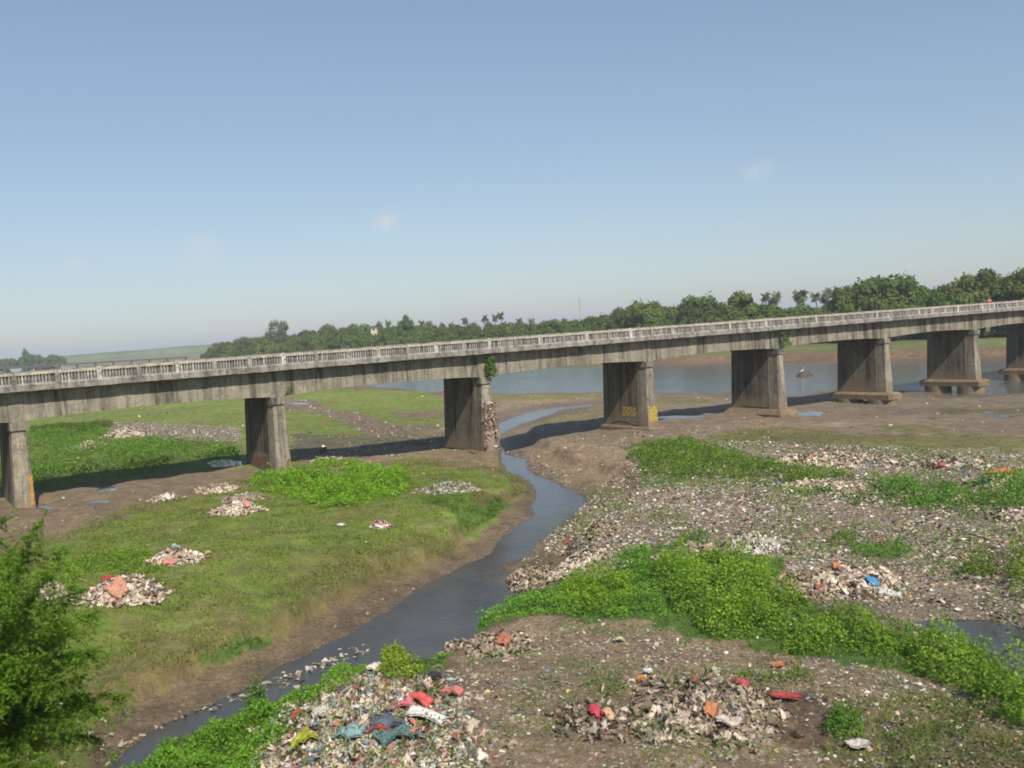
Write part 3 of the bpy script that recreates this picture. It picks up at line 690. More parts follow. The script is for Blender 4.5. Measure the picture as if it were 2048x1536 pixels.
def scrawl(fn, n0, n1, z0, h, rows, mat, par, seed):
    r_ = random.Random(seed); a_ = Acc()
    for row in range(rows):
        x_ = n0
        while x_ < n1:
            w_ = r_.uniform(.12, .28); zc = z0 - row * h * 1.35
            for _ in range(r_.randint(2, 4)):
                xa, xb = x_ + r_.uniform(0, w_), x_ + r_.uniform(0, w_); za, zb_ = zc + r_.uniform(0, h), zc + r_.uniform(0, h); th_ = .028
                if abs(xa - xb) + abs(za - zb_) < .08: continue
                L_ = math.hypot(xb - xa, zb_ - za); ox, oz = -(zb_ - za) / L_ * th_, (xb - xa) / L_ * th_
                a_.add([fn(xa + ox, za + oz), fn(xb + ox, zb_ + oz), fn(xb - ox, zb_ - oz), fn(xa - ox, za - oz)], [(0, 1, 2, 3)])
            x_ += w_ + .07
    a_.build('faded_lettering', mat, par)
scrawl(lambda n, z: wall_pt(3, n, z, .009), 4.2, 6.0, 2.75, .36, 2, M_REDP, PIER[3][5], 3)
scrawl(lambda n, z: wall_pt(3, n, z, .009), 2.0, 3.7, 2.45, .3, 3, M_GRYP, PIER[3][5], 4)
scrawl(lambda n, z: wall_pt(1, n, z, .009), 2.2, 5.9, 3.0, .5, 1, M_GRYP, PIER[1][5], 6)
ragged(lambda n, z: wall_pt(1, n, z, .006), 2.0, 6.0, 2.35, 3.35, 44, 14, .40, M_REDP, 'paint_mark', PIER[1][5], 13)
ragged(lambda d, z: nose_pt(1, d, z, .006), .22, .50, 2.1, 3.1, 6, 14, .3, M_REDP, 'paint_mark', PIER[1][5], 17)
# cracks at the foot of pier with yellow paint and its neighbour
M_CRK = mat_plain('crack_dark', (.03, .024, .018), 1)  # plain very dark brown for the flat crack strips
for k, pts in ((3, [(5.9, 1.7), (5.0, 1.95), (3.6, 1.9), (2.6, 1.72), (1.9, 1.66)]), (4, [(5.6, 1.75), (4.6, 1.62), (3.4, 1.6), (2.4, 1.55), (1.9, 1.6)])):
    a_ = Acc()
    for (n0, z0), (n1, z1) in zip(pts[:-1], pts[1:]):
        a_.add([wall_pt(k, n0, z0 - .05, .012), wall_pt(k, n1, z1 - .06, .012), wall_pt(k, n1, z1 + .05, .012), wall_pt(k, n0, z0 + .03, .012)], [(0, 1, 2, 3)])
    a_.build('crack', M_CRK, PIER[k][5])

# ------------------------------------------------------------------ scraps (rags, bags, paper)
PAL = [((.56, .51, .45), 22), ((.44, .39, .32), 24), ((.32, .27, .21), 22), ((.18, .145, .105), 17), ((.70, .67, .63), 15), ((.40, .30, .24), 8), ((.22, .26, .33), 4), ((.42, .12, .10), 3), ((.12, .22, .38), 2), ((.50, .22, .18), 3), ((.45, .38, .12), 1.5), ((.10, .22, .16), 1.5), ((.45, .26, .30), 2), ((.04, .035, .035), 5)]
PC = np.array([p[0] for p in PAL]); PWt = np.array([p[1] for p in PAL], float); PWt /= PWt.sum()
def scraps(P, size, normals=None, g_=3, pal=None, crump=.28, lift=.0, aspect=(.35, 1.0)):
    """crumpled little sheets; returns V, F, C"""
    n = len(P); size = np.broadcast_to(size, (n,))
    if normals is None: normals = np.tile([0, 0, 1.0], (n, 1))
    nr_ = normals + rng.normal(size=(n, 3)) * .32; nr_ /= np.linalg.norm(nr_, axis=1)[:, None]
    t = rng.normal(size=(n, 3)); t -= nr_ * (t * nr_).sum(1)[:, None]; t /= np.linalg.norm(t, axis=1)[:, None]; b = np.cross(nr_, t)
    k = g_ + 1
    uu, vv = np.meshgrid(np.linspace(-.5, .5, k), np.linspace(-.5, .5, k)); uu = uu.ravel(); vv = vv.ravel()
    asp = rng.uniform(*aspect, size=n)
    U_ = uu[None] * size[:, None] * (1 + rng.normal(size=(n, k * k)) * .15); V__ = vv[None] * (size * asp)[:, None] * (1 + rng.normal(size=(n, k * k)) * .2)
    H_ = rng.normal(size=(n, k * k)) * size[:, None] * crump * .5 + lift
    # roll some up
    cur = rng.uniform(-1.5, 1.5, size=n)[:, None]; H_ += cur * U_ ** 2 / size[:, None] * .6
    V = P[:, None] + t[:, None] * U_[..., None] + b[:, None] * V__[..., None] + nr_[:, None] * H_[..., None]
    q = np.array([(i * k + j, i * k + j + 1, (i + 1) * k + j + 1, (i + 1) * k + j) for i in range(g_) for j in range(g_)])
    F = (q[None] + (np.arange(n) * k * k)[:, None, None]).reshape(-1, 4)
    cs_ = PC if pal is None else np.array([p[0] for p in pal]); ws_ = PWt if pal is None else np.array([p[1] for p in pal], float) / sum(p[1] for p in pal)
    # neighbours tend to be torn from the same thing
    q_ = fbm(P[:, 0] * 2.6 + P[:, 2] * 2, P[:, 1] * 2.6 - P[:, 2], 303, 3); q_ = np.argsort(np.argsort(q_)) / max(n - 1, 1)
    perm = np.random.default_rng(5).permutation(len(cs_)); cum = np.cumsum(ws_[perm])
    i1 = perm[np.minimum(np.searchsorted(cum, q_), len(cs_) - 1)]; i2 = rng.choice(len(cs_), n, p=ws_)
    c = cs_[np.where(rng.uniform(size=n) < .45, i1, i2)]
    c = c * .8 + np.array((.30, .24, .17)) * .2
    c = c * rng.uniform(.6, 1.3, size=(n, 1)); C = np.repeat(c, k * k, 0)
    return V.reshape(-1, 3), F, np.clip(C, 0, .85)

def sample_world(poly, n, seed=0, zmax_dep=400):
    """n random ground points whose picture falls inside a pixel polygon, even density on the ground"""
    poly = np.array(poly, float)
    cr = ground_at(poly[:, 0], poly[:, 1])[0]
    lo = cr.min(0) - 1; hi = cr.max(0) + 1; out_ = []; tot_ = 0
    for _ in range(60):
        q = rng.uniform(lo, hi, size=(max(n * 2, 2000), 2)); z = fast_h(q[:, 0], q[:, 1])
        P = np.column_stack([q, z]); a_, b_, d_ = proj(P)
        k = inpoly(a_, b_, poly) & (d_ > 5) & (z > .03); out_.append(P[k]); tot_ += k.sum()
        if tot_ >= n: break
    return np.concatenate(out_)[:n]
def area_world(poly):
    q = ground_at(*np.array(poly, float).T)[0]; x_, y_ = q.T
    return abs(np.dot(x_, np.roll(y_, 1)) - np.dot(y_, np.roll(x_, 1))) / 2

# loose litter: (polygon, pieces per m2, size)
Zp = {z[0]: z[1] for z in zones}
acc = Acc(); cnt = 0
frame_clip = lambda p: [(min(max(a, -60), 2110), min(b, 1575)) for a, b in p]
LIT = [('debris plain', 75, (.045, .20), None), ('pebble slope', 16, (.04, .14), [((.40, .33, .25), 3), ((.28, .2, .13), 4), ((.5, .46, .4), 1)]), ('fore bare', 60, (.03, .13), None), ('weeds a', 14, (.05, .2), None),
       ('meadow litter', 7, (.08, .3), None), ('near heap soil', 30, (.06, .25), None), ('pond margin', 26, (.05, .2), [((.40, .33, .25), 3), ((.28, .2, .13), 4), ((.5, .46, .4), 1)]), ('dry bank litter', 6, (.08, .3), None), ('meadow mud', 2.2, (.08, .28), None),
       ('painted shade ground', 1.2, (.08, .3), None), ('left grass', .16, (.06, .2), None), ('meadow', .03, (.15, .45), None), ('mud flats', .12, (.08, .35), None), ('puddle mud', .8, (.05, .2), None), ('dry bank', 2, (.05, .2), None), ('fore olive', 7, (.04, .15), None), ('bushes', 1.5, (.06, .2), None)]
extra_lit = [([(1330, 858), (1420, 850), (1560, 878), (1440, 895), (1290, 890), (1120, 890), (1130, 868), (1250, 866)], 4, (.06, .22), None),
             ([(240, 1490), (420, 1412), (600, 1340), (760, 1290), (760, 1302), (600, 1355), (420, 1430), (250, 1512)], 10, (.05, .2), [((.40, .33, .25), 3), ((.28, .2, .13), 4), ((.5, .46, .4), 1)]),
             ([(560, 1270), (700, 1190), (880, 1120), (990, 1040), (1060, 1000), (1050, 1040), (990, 1075), (860, 1160), (700, 1255), (600, 1300)], 3.2, (.05, .2), [((.40, .33, .25), 3), ((.28, .2, .13), 3), ((.5, .46, .4), 2)]),
             ([(1010, 900), (1060, 900), (1130, 940), (1180, 985), (1170, 1000), (1080, 960), (1050, 935)], 14, (.05, .2), [((.34, .27, .2), 3), ((.2, .15, .1), 4), ((.45, .42, .36), 1)]),
             ([(1030, 1130), (1090, 1085), (1180, 1010), (1200, 1060), (1150, 1100), (1040, 1170)], 18, (.05, .22), [((.34, .27, .2), 3), ((.2, .15, .1), 4), ((.45, .42, .36), 1)]),
             ([(0, 1380), (60, 1380), (230, 1400), (220, 1536), (0, 1536)], 6, (.08, .3), None)]
for nm, de, (s0, s1), pal in LIT + extra_lit:
    poly = frame_clip(Zp[nm] if isinstance(nm, str) else nm); ar = area_world(poly)
    n = int(min(ar * de, 140000)); P = sample_world(poly, n)
    if not len(P): continue
    cl = fbm(P[:, 0] * .5, P[:, 1] * .5, 91, 3); P = P[rng.uniform(size=len(P)) < sst(.25, .6, cl) * 1.0 + .15]
    sz = s0 + (s1 - s0) * rng.uniform(size=len(P)) ** 2.4
    P[:, 2] += sz * .12
    V, F, C = scraps(P, sz, g_=1 if s1 < .26 else 2, pal=pal, crump=.22)
    acc.add(V, F, C); cnt += len(P)
o = acc.build('litter', M_SCRAP, None, True); tag(o, 'loose scraps of paper, plastic and cloth strewn over the river bed', 'litter', kind='stuff')
print('litter pieces', cnt)

# ------------------------------------------------------------------ garbage heaps
def heap_h(x, y):
    h = np.zeros(np.shape(x))
    for c0, ax, ay, W2, dp, hf in HF:
        dx = x - c0[0]; dy = y - c0[1]; a_ = (dx * ax[0] + dy * ax[1]) / W2; b_ = (dx * ay[0] + dy * ay[1]) / (dp / 2)
        h = np.maximum(h, hf(a_, b_))
    return h
HF = []
def heap(px, py, wpx, hpx, depth, label, n=400, pal=None, sz=(.12, .5), seed=1, green=0.0):
    """mound of rubbish: wpx wide, hpx tall in photo pixels (height above its base line)"""
    b0 = gpt(px, py); dist = proj(b0[None])[2][0]; W2 = wpx / FPX * dist / 2
    el = math.atan2(HC - b0[2], dist)
    hpx = hpx * (.8 if py < 1250 else 1)
    Hh = max((hpx / FPX * dist - depth * math.sin(el)) / math.cos(el), .25)
    c0 = b0 + np.array([b0[0], b0[1], 0]) / np.hypot(b0[0], b0[1]) * depth / 2 * .9
    c0[2] = float(fast_h(c0[0], c0[1]))
    rt = root('garbage_heap', c0); rt['_o'] = [float(q) for q in c0]
    tag(rt, label, 'garbage heap', 'garbage heaps on the river bed')
    ax = np.array([c0[1], -c0[0]]) / np.hypot(c0[0], c0[1]); ay = np.array([-ax[1], ax[0]])
    def hf(a, b):
        r_ = np.maximum(np.hypot(a, b) + .75 * (fbm(a * 1.7 + seed, b * 1.7, seed, 3) - .5), 0)
        return Hh * np.clip(1 - r_ ** 1.7, 0, 1) ** .8 * (.25 + 1.35 * fbm(a * 2.6 + seed * 3.1, b * 2.6, seed + 9, 3))
    HF.append((c0, ax, ay, W2, depth, hf)); n = int(n * 4.2); sz = (sz[0] * .4, sz[1] * .95)
    k = 72; gx = np.linspace(-1.15, 1.15, k); GA, GBb = np.meshgrid(gx, gx)
    hx = hf(GA, GBb); wx_ = c0[0] + ax[0] * GA * W2 + ay[0] * GBb * depth / 2; wy_ = c0[1] + ax[1] * GA * W2 + ay[1] * GBb * depth / 2
    rg = 1 - np.abs(2 * fbm(wx_ * 4.5, wy_ * 4.5, seed + 2, 4) - 1) * 2
    wz = fast_h(wx_, wy_) + hx - .06 + .16 * (rg - .45) * np.clip(hx * 4, 0, 1) - .25 * (np.hypot(GA, GBb) > 1.05)
    q = np.array([(i * k + j, i * k + j + 1, (i + 1) * k + j + 1, (i + 1) * k + j) for i in range(k - 1) for j in range(k - 1)])
    pl = pal or COLR; cc_ = np.array([p[0] for p in pl]); ww_ = np.array([p[1] for p in pl], float); ww_ /= ww_.sum()
    cq = fbm(wx_.ravel() * 3.2, wy_.ravel() * 3.2, seed + 40, 3); cq = np.argsort(np.argsort(cq)) / len(cq); pm = np.random.default_rng(seed).permutation(len(cc_))
    mc_ = cc_[pm[np.minimum(np.searchsorted(np.cumsum(ww_[pm]), cq), len(cc_) - 1)]] * .62 + np.array((.2, .16, .11)) * .22
    mesh_np('mound', np.stack([wx_.ravel(), wy_.ravel(), wz.ravel()], 1), [q], M_SCRAP, rt, mc_ * rng.uniform(.75, 1.2, size=(k * k, 1)), True)
    ang = rng.uniform(0, 2 * math.pi, n); r_ = rng.uniform(size=n) ** .62 * 1.22 + (rng.uniform(size=n) < .05) * rng.uniform(0, .6, n); a_ = r_ * np.cos(ang); b_ = r_ * np.sin(ang)
    P = np.column_stack([c0[0] + ax[0] * a_ * W2 + ay[0] * b_ * depth / 2, c0[1] + ax[1] * a_ * W2 + ay[1] * b_ * depth / 2])
    e = .04; h0 = hf(a_, b_); ga = (hf(a_ + e, b_) - h0) / (e * W2); gb = (hf(a_, b_ + e) - h0) / (e * depth / 2)
    Nn = np.column_stack([-(ax[0] * ga + ay[0] * gb), -(ax[1] * ga + ay[1] * gb), np.ones(n)]); Nn /= np.linalg.norm(Nn, axis=1)[:, None]
    size = sz[0] + (sz[1] - sz[0]) * rng.uniform(size=n) ** 3.2
    z = fast_h(P[:, 0], P[:, 1]) + h0 + size * .06 * rng.uniform(.2, 2, n)
    V, F, C = scraps(np.column_stack([P, z]), size, Nn, 3, pal, .26, 0, (.10, .75))
    mesh_np('rags', V, [F], M_SCRAP, rt, C, True)
    return rt, c0, ax, ay, W2, depth, hf
WH = [((.64, .59, .52), 8), ((.50, .44, .37), 8), ((.34, .28, .22), 5), ((.42, .17, .13), .7), ((.2, .26, .36), .5), ((.50, .34, .26), 1.6), ((.10, .08, .06), 1)]
COLR = [((.60, .55, .48), 7), ((.45, .39, .33), 7), ((.30, .25, .2), 6), ((.42, .12, .11), .8), ((.14, .22, .33), .6), ((.24, .34, .34), .6), ((.52, .35, .30), 1.3), ((.07, .06, .055), 2), ((.4, .36, .1), .25), ((.12, .17, .05), 1.5)]
RAG = [((.38, .32, .25), 6), ((.27, .22, .165), 6), ((.50, .44, .37), 3), ((.14, .11, .085), 4), ((.5, .46, .42), 1.5), ((.36, .13, .1), .6)]
dim = lambda pl, f: [((c[0] * f, c[1] * f * .97, c[2] * f * .92), w_) for c, w_ in pl]
WH, COLR, RAG = dim(WH, 1.06), dim(COLR, .95), dim(RAG, .88)
heap(350, 1132, 100, 46, 1.9, 'rounded left bank heap of pale rags with light blue and red scraps beside weeds', 330, WH, (.12, .45), 2)
heap(250, 1205, 140, 72, 2.6, 'larger rubbish heap on the left bank carrying a red and pink bundle', 480, WH, (.12, .45), 3)
heap(92, 1200, 64, 46, 1.6, 'small pale rubbish heap half hidden by the leafy tree at the left edge', 160, WH, (.12, .4), 4)
heap(470, 1030, 92, 40, 2.2, 'whitish rubbish heap with a pink scrap below the weed thicket', 280, WH, (.14, .45), 5)
heap(490, 1000, 70, 18, 1.6, 'low reddish rubbish pile just left of the big weed thicket', 130, COLR, (.14, .4), 6)
heap(435, 985, 70, 24, 2.0, 'low grey and white rubbish pile at the edge of the puddled mud', 170, WH, (.14, .4), 7)
heap(325, 1003, 52, 22, 1.5, 'little heap with a bright white bag, alone at the mud edge', 110, WH, (.12, .4), 8)
heap(762, 1058, 34, 15, .9, 'small clump of white plastic with a pink scrap alone on the grass', 60, [((.65, .63, .6), 4), ((.5, .12, .18), 1)], (.12, .35), 9)
heap(735, 1565, 400, 190, 7.0, 'very large foreground heap of mixed rags and bags beside the stream', 3800, COLR + [((.5, .1, .1), 1.2), ((.12, .25, .45), 1.2), ((.66, .64, .62), 4), ((.25, .42, .42), .8), ((.55, .3, .32), 1)], (.06, .40), 10)
heap(1185, 1470, 118, 82, 2.0, 'compact dark heap of rags with a red cloth on bare gravel in the foreground', 520, dim(RAG, .62) + [((.42, .07, .09), 1), ((.5, .46, .42), 3), ((.05, .045, .04), 3)], (.08, .4), 11)
heap(1410, 1470, 270, 108, 3.4, 'broad foreground heap of rags with hanging orange cloth', 1300, COLR + dim(RAG, .7) + [((.06, .05, .045), 3)], (.08, .42), 12)
heap(1000, 1308, 110, 54, 2.2, 'rag heap with brown red cloths on the near bank above the grass', 360, RAG, (.1, .45), 13)
heap(905, 1302, 60, 26, 1.6, 'flat weedy pile of brownish rags at the top of the green stream bank', 130, RAG, (.1, .4), 20)
heap(1165, 1150, 150, 50, 4.0, 'grey and white rag heap spilling toward the stream bend', 800, WH, (.1, .45), 14)
heap(1060, 1178, 100, 44, 3.0, 'brown muddy debris tongue reaching into the stream', 520, RAG, (.1, .4), 15)
heap(1500, 1105, 120, 64, 2.6, 'tall white rag heap in the middle of the litter plain', 600, [((.62, .58, .54), 6), ((.45, .4, .35), 4), ((.5, .3, .24), 1), ((.3, .26, .22), 2)], (.1, .5), 16)
heap(1385, 1115, 130, 44, 2.4, 'grey rag heap just behind the bright bush crowns', 480, RAG + [((.5, .46, .42), 3)], (.1, .45), 17)
heap(1600, 1195, 90, 66, 2.0, 'upright bundle heap of brown and orange rags on the litter plain', 360, RAG + [((.6, .2, .08), .8)], (.12, .5), 18)
heap(1720, 1190, 150, 56, 3.0, 'wide pale rag heap with blue scraps near the dark pond', 620, WH + [((.08, .25, .55), .9)], (.1, .5), 19)
heap(1650, 985, 150, 32, 3.0, 'flat whitish rubbish mound lying between two green weed bands', 420, WH, (.12, .45), 21)
heap(1660, 935, 185, 46, 4.5, 'large low grey rubbish mound beyond the weeds, nearest the footed pier', 700, WH + COLR, (.15, .6), 22)
heap(1800, 930, 130, 30, 4.0, 'middle rubbish mound with reddish scraps beyond the weed band', 380, COLR, (.15, .5), 23)
heap(1912, 938, 120, 34, 4.0, 'rubbish mound with blue and red scraps at the far right of the plain', 380, COLR + [((.08, .2, .5), 1)], (.15, .5), 24)
heap(2000, 975, 120, 36, 3.0, 'pale shaggy heap under an orange cloth at the right edge', 380, WH + [((.5, .4, .3), 2)], (.15, .5), 25)
heap(2030, 1040, 90, 40, 2.4, 'grey rag heap among tall weeds at the right edge', 220, RAG + WH, (.12, .45), 26)
heap(258, 875, 90, 28, 4.0, 'far pale rubbish mound in the shaded weeds under the first span', 320, WH, (.2, .7), 27)
heap(172, 898, 70, 18, 3.0, 'far whitish rubbish pile with a blue scrap, left of the pale mound', 160, WH, (.2, .6), 28)
heap(898, 985, 105, 34, 2.6, 'grey green pile of dry stalks and rags on the left bank near pier and stream', 420, [((.34, .34, .28), 4), ((.2, .2, .13), 4), ((.5, .48, .44), 3), ((.16, .2, .1), 2)], (.1, .35), 29)
heap(1205, 1075, 56, 44, 1.6, 'dark overhanging clump of rags on the right stream bank', 260, RAG, (.12, .45), 30)
heap(655, 922, 60, 14, 2.0, 'low scatter pile of rubbish on the brown bank beside the second pier', 120, WH, (.15, .4), 31)

# single larger pieces lying on the heaps: draped sheets
def drape(px, py, L_, W__, c_, name, label, cat, rot=0., lift=.12, wob=.10, zoff=0.0, n=(22, 12), arch=0.1):
    surf = lambda X_, Y_: fast_h(X_, Y_) + heap_h(X_, Y_)
    z = 2.0
    for _ in range(14):
        q = unproj(px, py, z)[0]; z = .7 * z + .3 * float(surf(np.array([q[0]]), np.array([q[1]]))[0])
    b0 = np.array([q[0], q[1], z])
    d = np.array([b0[0], b0[1]]) / np.hypot(b0[0], b0[1]); ax = np.array([d[1], -d[0]]); c_r, s_r = math.cos(rot), math.sin(rot)
    e1 = ax * c_r + d * s_r; e2 = -ax * s_r + d * c_r; L_ *= .85; W__ *= 1.25
    uu, vv = np.meshgrid(np.linspace(-.5, .5, n[0]), np.linspace(-.5, .5, n[1])); sd = random.random() * 50
    e_a = 1 + .9 * (fbm(vv * 5 + sd, uu * .5, 7, 3) - .5); e_b = 1 + .9 * (fbm(uu * 5 + sd, vv * .5, 8, 3) - .5)
    X_ = b0[0] + e1[0] * uu * L_ * e_a + e2[0] * vv * W__ * e_b; Y_ = b0[1] + e1[1] * uu * L_ * e_a + e2[1] * vv * W__ * e_b
    rid = 1 - np.abs(2 * fbm(uu * L_ * 3 + sd, vv * W__ * 5, 13, 3) - 1) * 2
    Zt = surf(X_, Y_) + zoff + .13 + .35 * arch * np.cos(uu * math.pi) + wob * 1.1 * rid + wob * .8 * (fbm(uu * L_ * 11 + sd, vv * W__ * 11, 15, 2) - .5)
    q = np.array([(i * n[0] + j, i * n[0] + j + 1, (i + 1) * n[0] + j + 1, (i + 1) * n[0] + j) for i in range(n[1] - 1) for j in range(n[0] - 1)])
    V = np.stack([X_.ravel(), Y_.ravel(), Zt.ravel()], 1); nv_ = len(V)
    Vb = V.copy(); Vb[:, 2] -= .035
    rim = []
    for i in range(n[1] - 1):
        for j_ in (0, n[0] - 1): rim.append((i * n[0] + j_, (i + 1) * n[0] + j_, (i + 1) * n[0] + j_ + nv_, i * n[0] + j_ + nv_))
    for j in range(n[0] - 1):
        for i_ in (0, n[1] - 1): rim.append((i_ * n[0] + j, i_ * n[0] + j + 1, i_ * n[0] + j + 1 + nv_, i_ * n[0] + j + nv_))
    o = mesh_np(name, np.concatenate([V, Vb]) - b0, [q, (q + nv_)[:, ::-1], np.array(rim)], M_SCRAP, None, np.tile(np.array(c_) * .88 + np.array((.3, .25, .2)) * .06, (2 * nv_, 1)) * (.72 + .4 * rng.uniform(size=(2 * nv_, 1))), True)
    o.location = b0; tag(o, label, cat); return o
DR = [
    (232, 1182, .95, .5, (.52, .25, .17), 'cloth_bundle', 'salmon pink bundle with a red top lying on the left bank heap', 'bundle', -.9, .45, .12, .1, .35),
    (222, 1166, .8, .3, (.42, .05, .05), 'red_cloth', 'bright red cloth topping the salmon bundle on the left bank heap', 'cloth', .15, .62, .06, .3, .12),
    (352, 1098, .45, .4, (.40, .50, .58), 'plastic_sheet', 'pale blue sheet scrap standing on the rounded heap', 'plastic sheet', 0, .5, .1, .1, .2),
    (366, 1106, .4, .35, (.42, .06, .05), 'red_rag', 'red rag beside the pale blue scrap on the rounded heap', 'rag', 0, .42, .1, .05, .2),
    (340, 1128, .7, .25, (.55, .22, .18), 'orange_pink_rag', 'orange pink strip at the foot of the rounded left heap', 'rag', 0, .1, .05, .05, .1),
    (494, 1012, .6, .45, (.58, .27, .25), 'pink_cloth', 'pink cloth piece on the whitish heap below the thicket', 'cloth', 0, .35, .1, .1, .2),
    (335, 998, .5, .4, (.66, .64, .62), 'white_bag', 'bright white bag on the little heap at the mud edge', 'bag', 0, .12, .1, .05, .2),
    (752, 1050, .3, .28, (.55, .10, .16), 'pink_scrap', 'pink red scrap at the left end of the lone clump on the grass', 'rag', 0, .2, .08, .05, .15),
    (682, 1054, .45, .2, (.62, .6, .56), 'white_scrap', 'small white scrap on the grass left of the lone pink clump', 'scrap', 0, .05, .06, 0, .1),
    (855, 1447, 1.15, .30, (.70, .69, .66), 'white_sheet', 'long white sheet lying across the top of the large foreground heap', 'sheet', -.45, .95, .06, .25, .12),
    (840, 1412, .75, .26, (.62, .10, .09), 'red_sheet', 'red cloth strip above the long white sheet on the foreground heap', 'cloth', -.55, .95, .07, .2, .12),
    (812, 1416, .4, .26, (.58, .16, .20), 'pink_red_rag', 'pinkish red rag left of the red strip on the foreground heap', 'rag', -.3, .92, .07, .15, .12),
    (775, 1462, .85, .38, (.085, .11, .17), 'blue_grey_cloth', 'slate blue cloth in the middle of the large foreground heap', 'cloth', .1, 1.0, .09, .2, .2),
    (762, 1472, .85, .16, (.36, .05, .06), 'dark_red_cloth', 'dark red cloth edge showing under the slate blue cloth', 'cloth', .05, .92, .06, .2, .1),
    (700, 1480, .75, .45, (.22, .36, .38), 'teal_cloth', 'pale teal cloth on the left part of the large foreground heap', 'cloth', -.8, .98, .1, .25, .2),
    (790, 1488, .95, .4, (.10, .19, .21), 'dark_teal_cloth', 'dark teal cloth below the slate blue one on the foreground heap', 'cloth', .4, .9, .12, .2, .2),
    (605, 1490, .7, .4, (.34, .38, .03), 'yellow_green_sheet', 'yellow green plastic sheet at the left edge of the foreground heap', 'plastic sheet', .5, .55, .1, .15, .25),
    (640, 1440, .4, .3, (.55, .5, .44), 'cream_bag', 'crumpled cream bag among weeds at the upper left of the foreground heap', 'bag', 0, .3, .1, .05, .2),
    (594, 1440, .25, .2, (.55, .10, .06), 'orange_red_scrap', 'small orange red scrap among the weeds left of the foreground heap', 'scrap', 0, .3, .06, .1, .1),
    (905, 1395, .7, .3, (.55, .18, .16), 'coral_rag', 'coral rag on the right shoulder of the large foreground heap', 'rag', -.3, .5, .1, .15, .15),
    (870, 1362, .4, .3, (.03, .028, .03), 'black_bag', 'black bag at the top right of the large foreground heap', 'bag', 0, .3, .08, .1, .2),
    (750, 1345, .5, .3, (.62, .58, .5), 'cream_sheet', 'cream crumpled sheet by the small bush on the stream edge', 'sheet', 0, .2, .12, .05, .25),
    (698, 1335, .6, .45, (.36, .29, .24), 'brown_sack', 'brown peaked sack standing at the stream edge', 'sack', 0, .2, .15, .05, .5),
    (1195, 1435, .4, .25, (.50, .05, .08), 'crimson_cloth', 'crimson cloth on the compact dark gravel heap', 'cloth', .7, .75, .08, .2, .15),
    (1218, 1440, .35, .22, (.55, .36, .22), 'peach_cloth', 'peach coloured cloth at the right of the crimson one', 'cloth', -.3, .6, .06, .15, .15),
    (1424, 1430, .75, .26, (.48, .19, .08), 'orange_cloth', 'orange brown cloth hanging down the broad foreground heap', 'cloth', 1.35, .95, .07, .15, .3),
    (1482, 1378, .5, .22, (.44, .07, .10), 'maroon_cloth', 'maroon cloth at the top right of the broad foreground heap', 'cloth', -.5, .95, .07, .2, .1),
    (1283, 1367, .2, .14, (.62, .25, .04), 'orange_scrap', 'small orange scrap left of the broad foreground heap', 'scrap', 0, .1, .05, .05, .1),
    (1296, 1350, .3, .16, (.66, .66, .64), 'white_scrap', 'white scrap on gravel above the broad foreground heap', 'scrap', .2, .04, .05, 0, .08),
    (1557, 1336, .35, .16, (.62, .22, .08), 'orange_paper', 'orange paper lying below the line of bushes', 'paper', 0, .06, .04, 0, .08),
    (1570, 1402, .8, .2, (.40, .06, .05), 'red_rag', 'long red rag at the edge of the dark soil patch', 'rag', -.1, .15, .05, .05, .1),
    (1238, 1286, .35, .14, (.62, .54, .35), 'cream_scrap', 'cream scrap on bare gravel below the leafy bank', 'scrap', -.2, .04, .05, 0, .08),
    (1008, 1285, .55, .35, (.38, .14, .09), 'rust_cloth', 'rust coloured cloth standing on the near bank rag heap', 'cloth', .9, .6, .1, .1, .35),
    (1160, 1112, 1.6, .5, (.42, .37, .28), 'tan_sheet', 'long tan sheet across the rag heap at the stream bend', 'sheet', .35, .65, .08, .2, .15),
    (1134, 1086, .35, .25, (.5, .08, .07), 'red_scrap', 'small red scrap at the top of the stream bend rag heap', 'scrap', 0, .45, .06, .05, .1),
    (1675, 1140, .35, .3, (.58, .20, .09), 'orange_bucket_scrap', 'orange piece upright on the brown bundle heap of the plain', 'scrap', .3, .65, .08, .1, .3),
    (1745, 1170, .55, .25, (.07, .25, .50), 'blue_plastic', 'blue plastic strip on the pale rag heap near the pond', 'plastic', -.9, .6, .06, .1, .15),
    (2003, 948, 1.7, .5, (.60, .17, .06), 'orange_tarp', 'orange tarpaulin on the shaggy heap at the right edge', 'tarpaulin', .1, 1.0, .12, .2, .25),
    (1965, 968, .6, .4, (.08, .2, .45), 'blue_bag', 'blue bag at the left foot of the orange tarpaulin', 'bag', 0, .4, .12, .1, .3),
    (140, 893, .9, .5, (.2, .35, .55), 'blue_sheet', 'pale blue sheet in the shaded weeds under the first span', 'sheet', 0, .3, .1, .1, .2),
    (417, 1110, .25, .22, (.6, .45, .08), 'yellow_scrap', 'tiny yellow scrap on grass right of the rounded heap', 'scrap', 0, .06, .04, 0, .1),
    (1880, 935, .8, .4, (.40, .10, .10), 'red_cloth', 'red cloth on the mound with blue scraps beyond the weeds', 'cloth', 0, .6, .1, .1, .2),
    (1780, 1192, .8, .3, (.62, .61, .58), 'white_tray', 'white flat sheet at the near foot of the pale heap by the pond', 'sheet', 0, .08, .05, 0, .08),
    (1715, 1500, .55, .2, (.55, .52, .48), 'grey_sheet', 'grey white sheet in the olive grass right of the round bush', 'sheet', -.15, .06, .05, 0, .1),
    (1460, 1456, .7, .25, (.58, .5, .42), 'cream_cloth', 'cream cloth at the lower right foot of the broad foreground heap', 'cloth', -.4, .12, .08, .05, .15),
]
for (px, py, L_, W__, c_, nm, lab, cat, rot, lift, wob, arch, _z) in DR:
    drape(px, py, L_, W__, c_, nm, lab, cat, rot, lift * .75, wob, 0, (20, 10), arch)

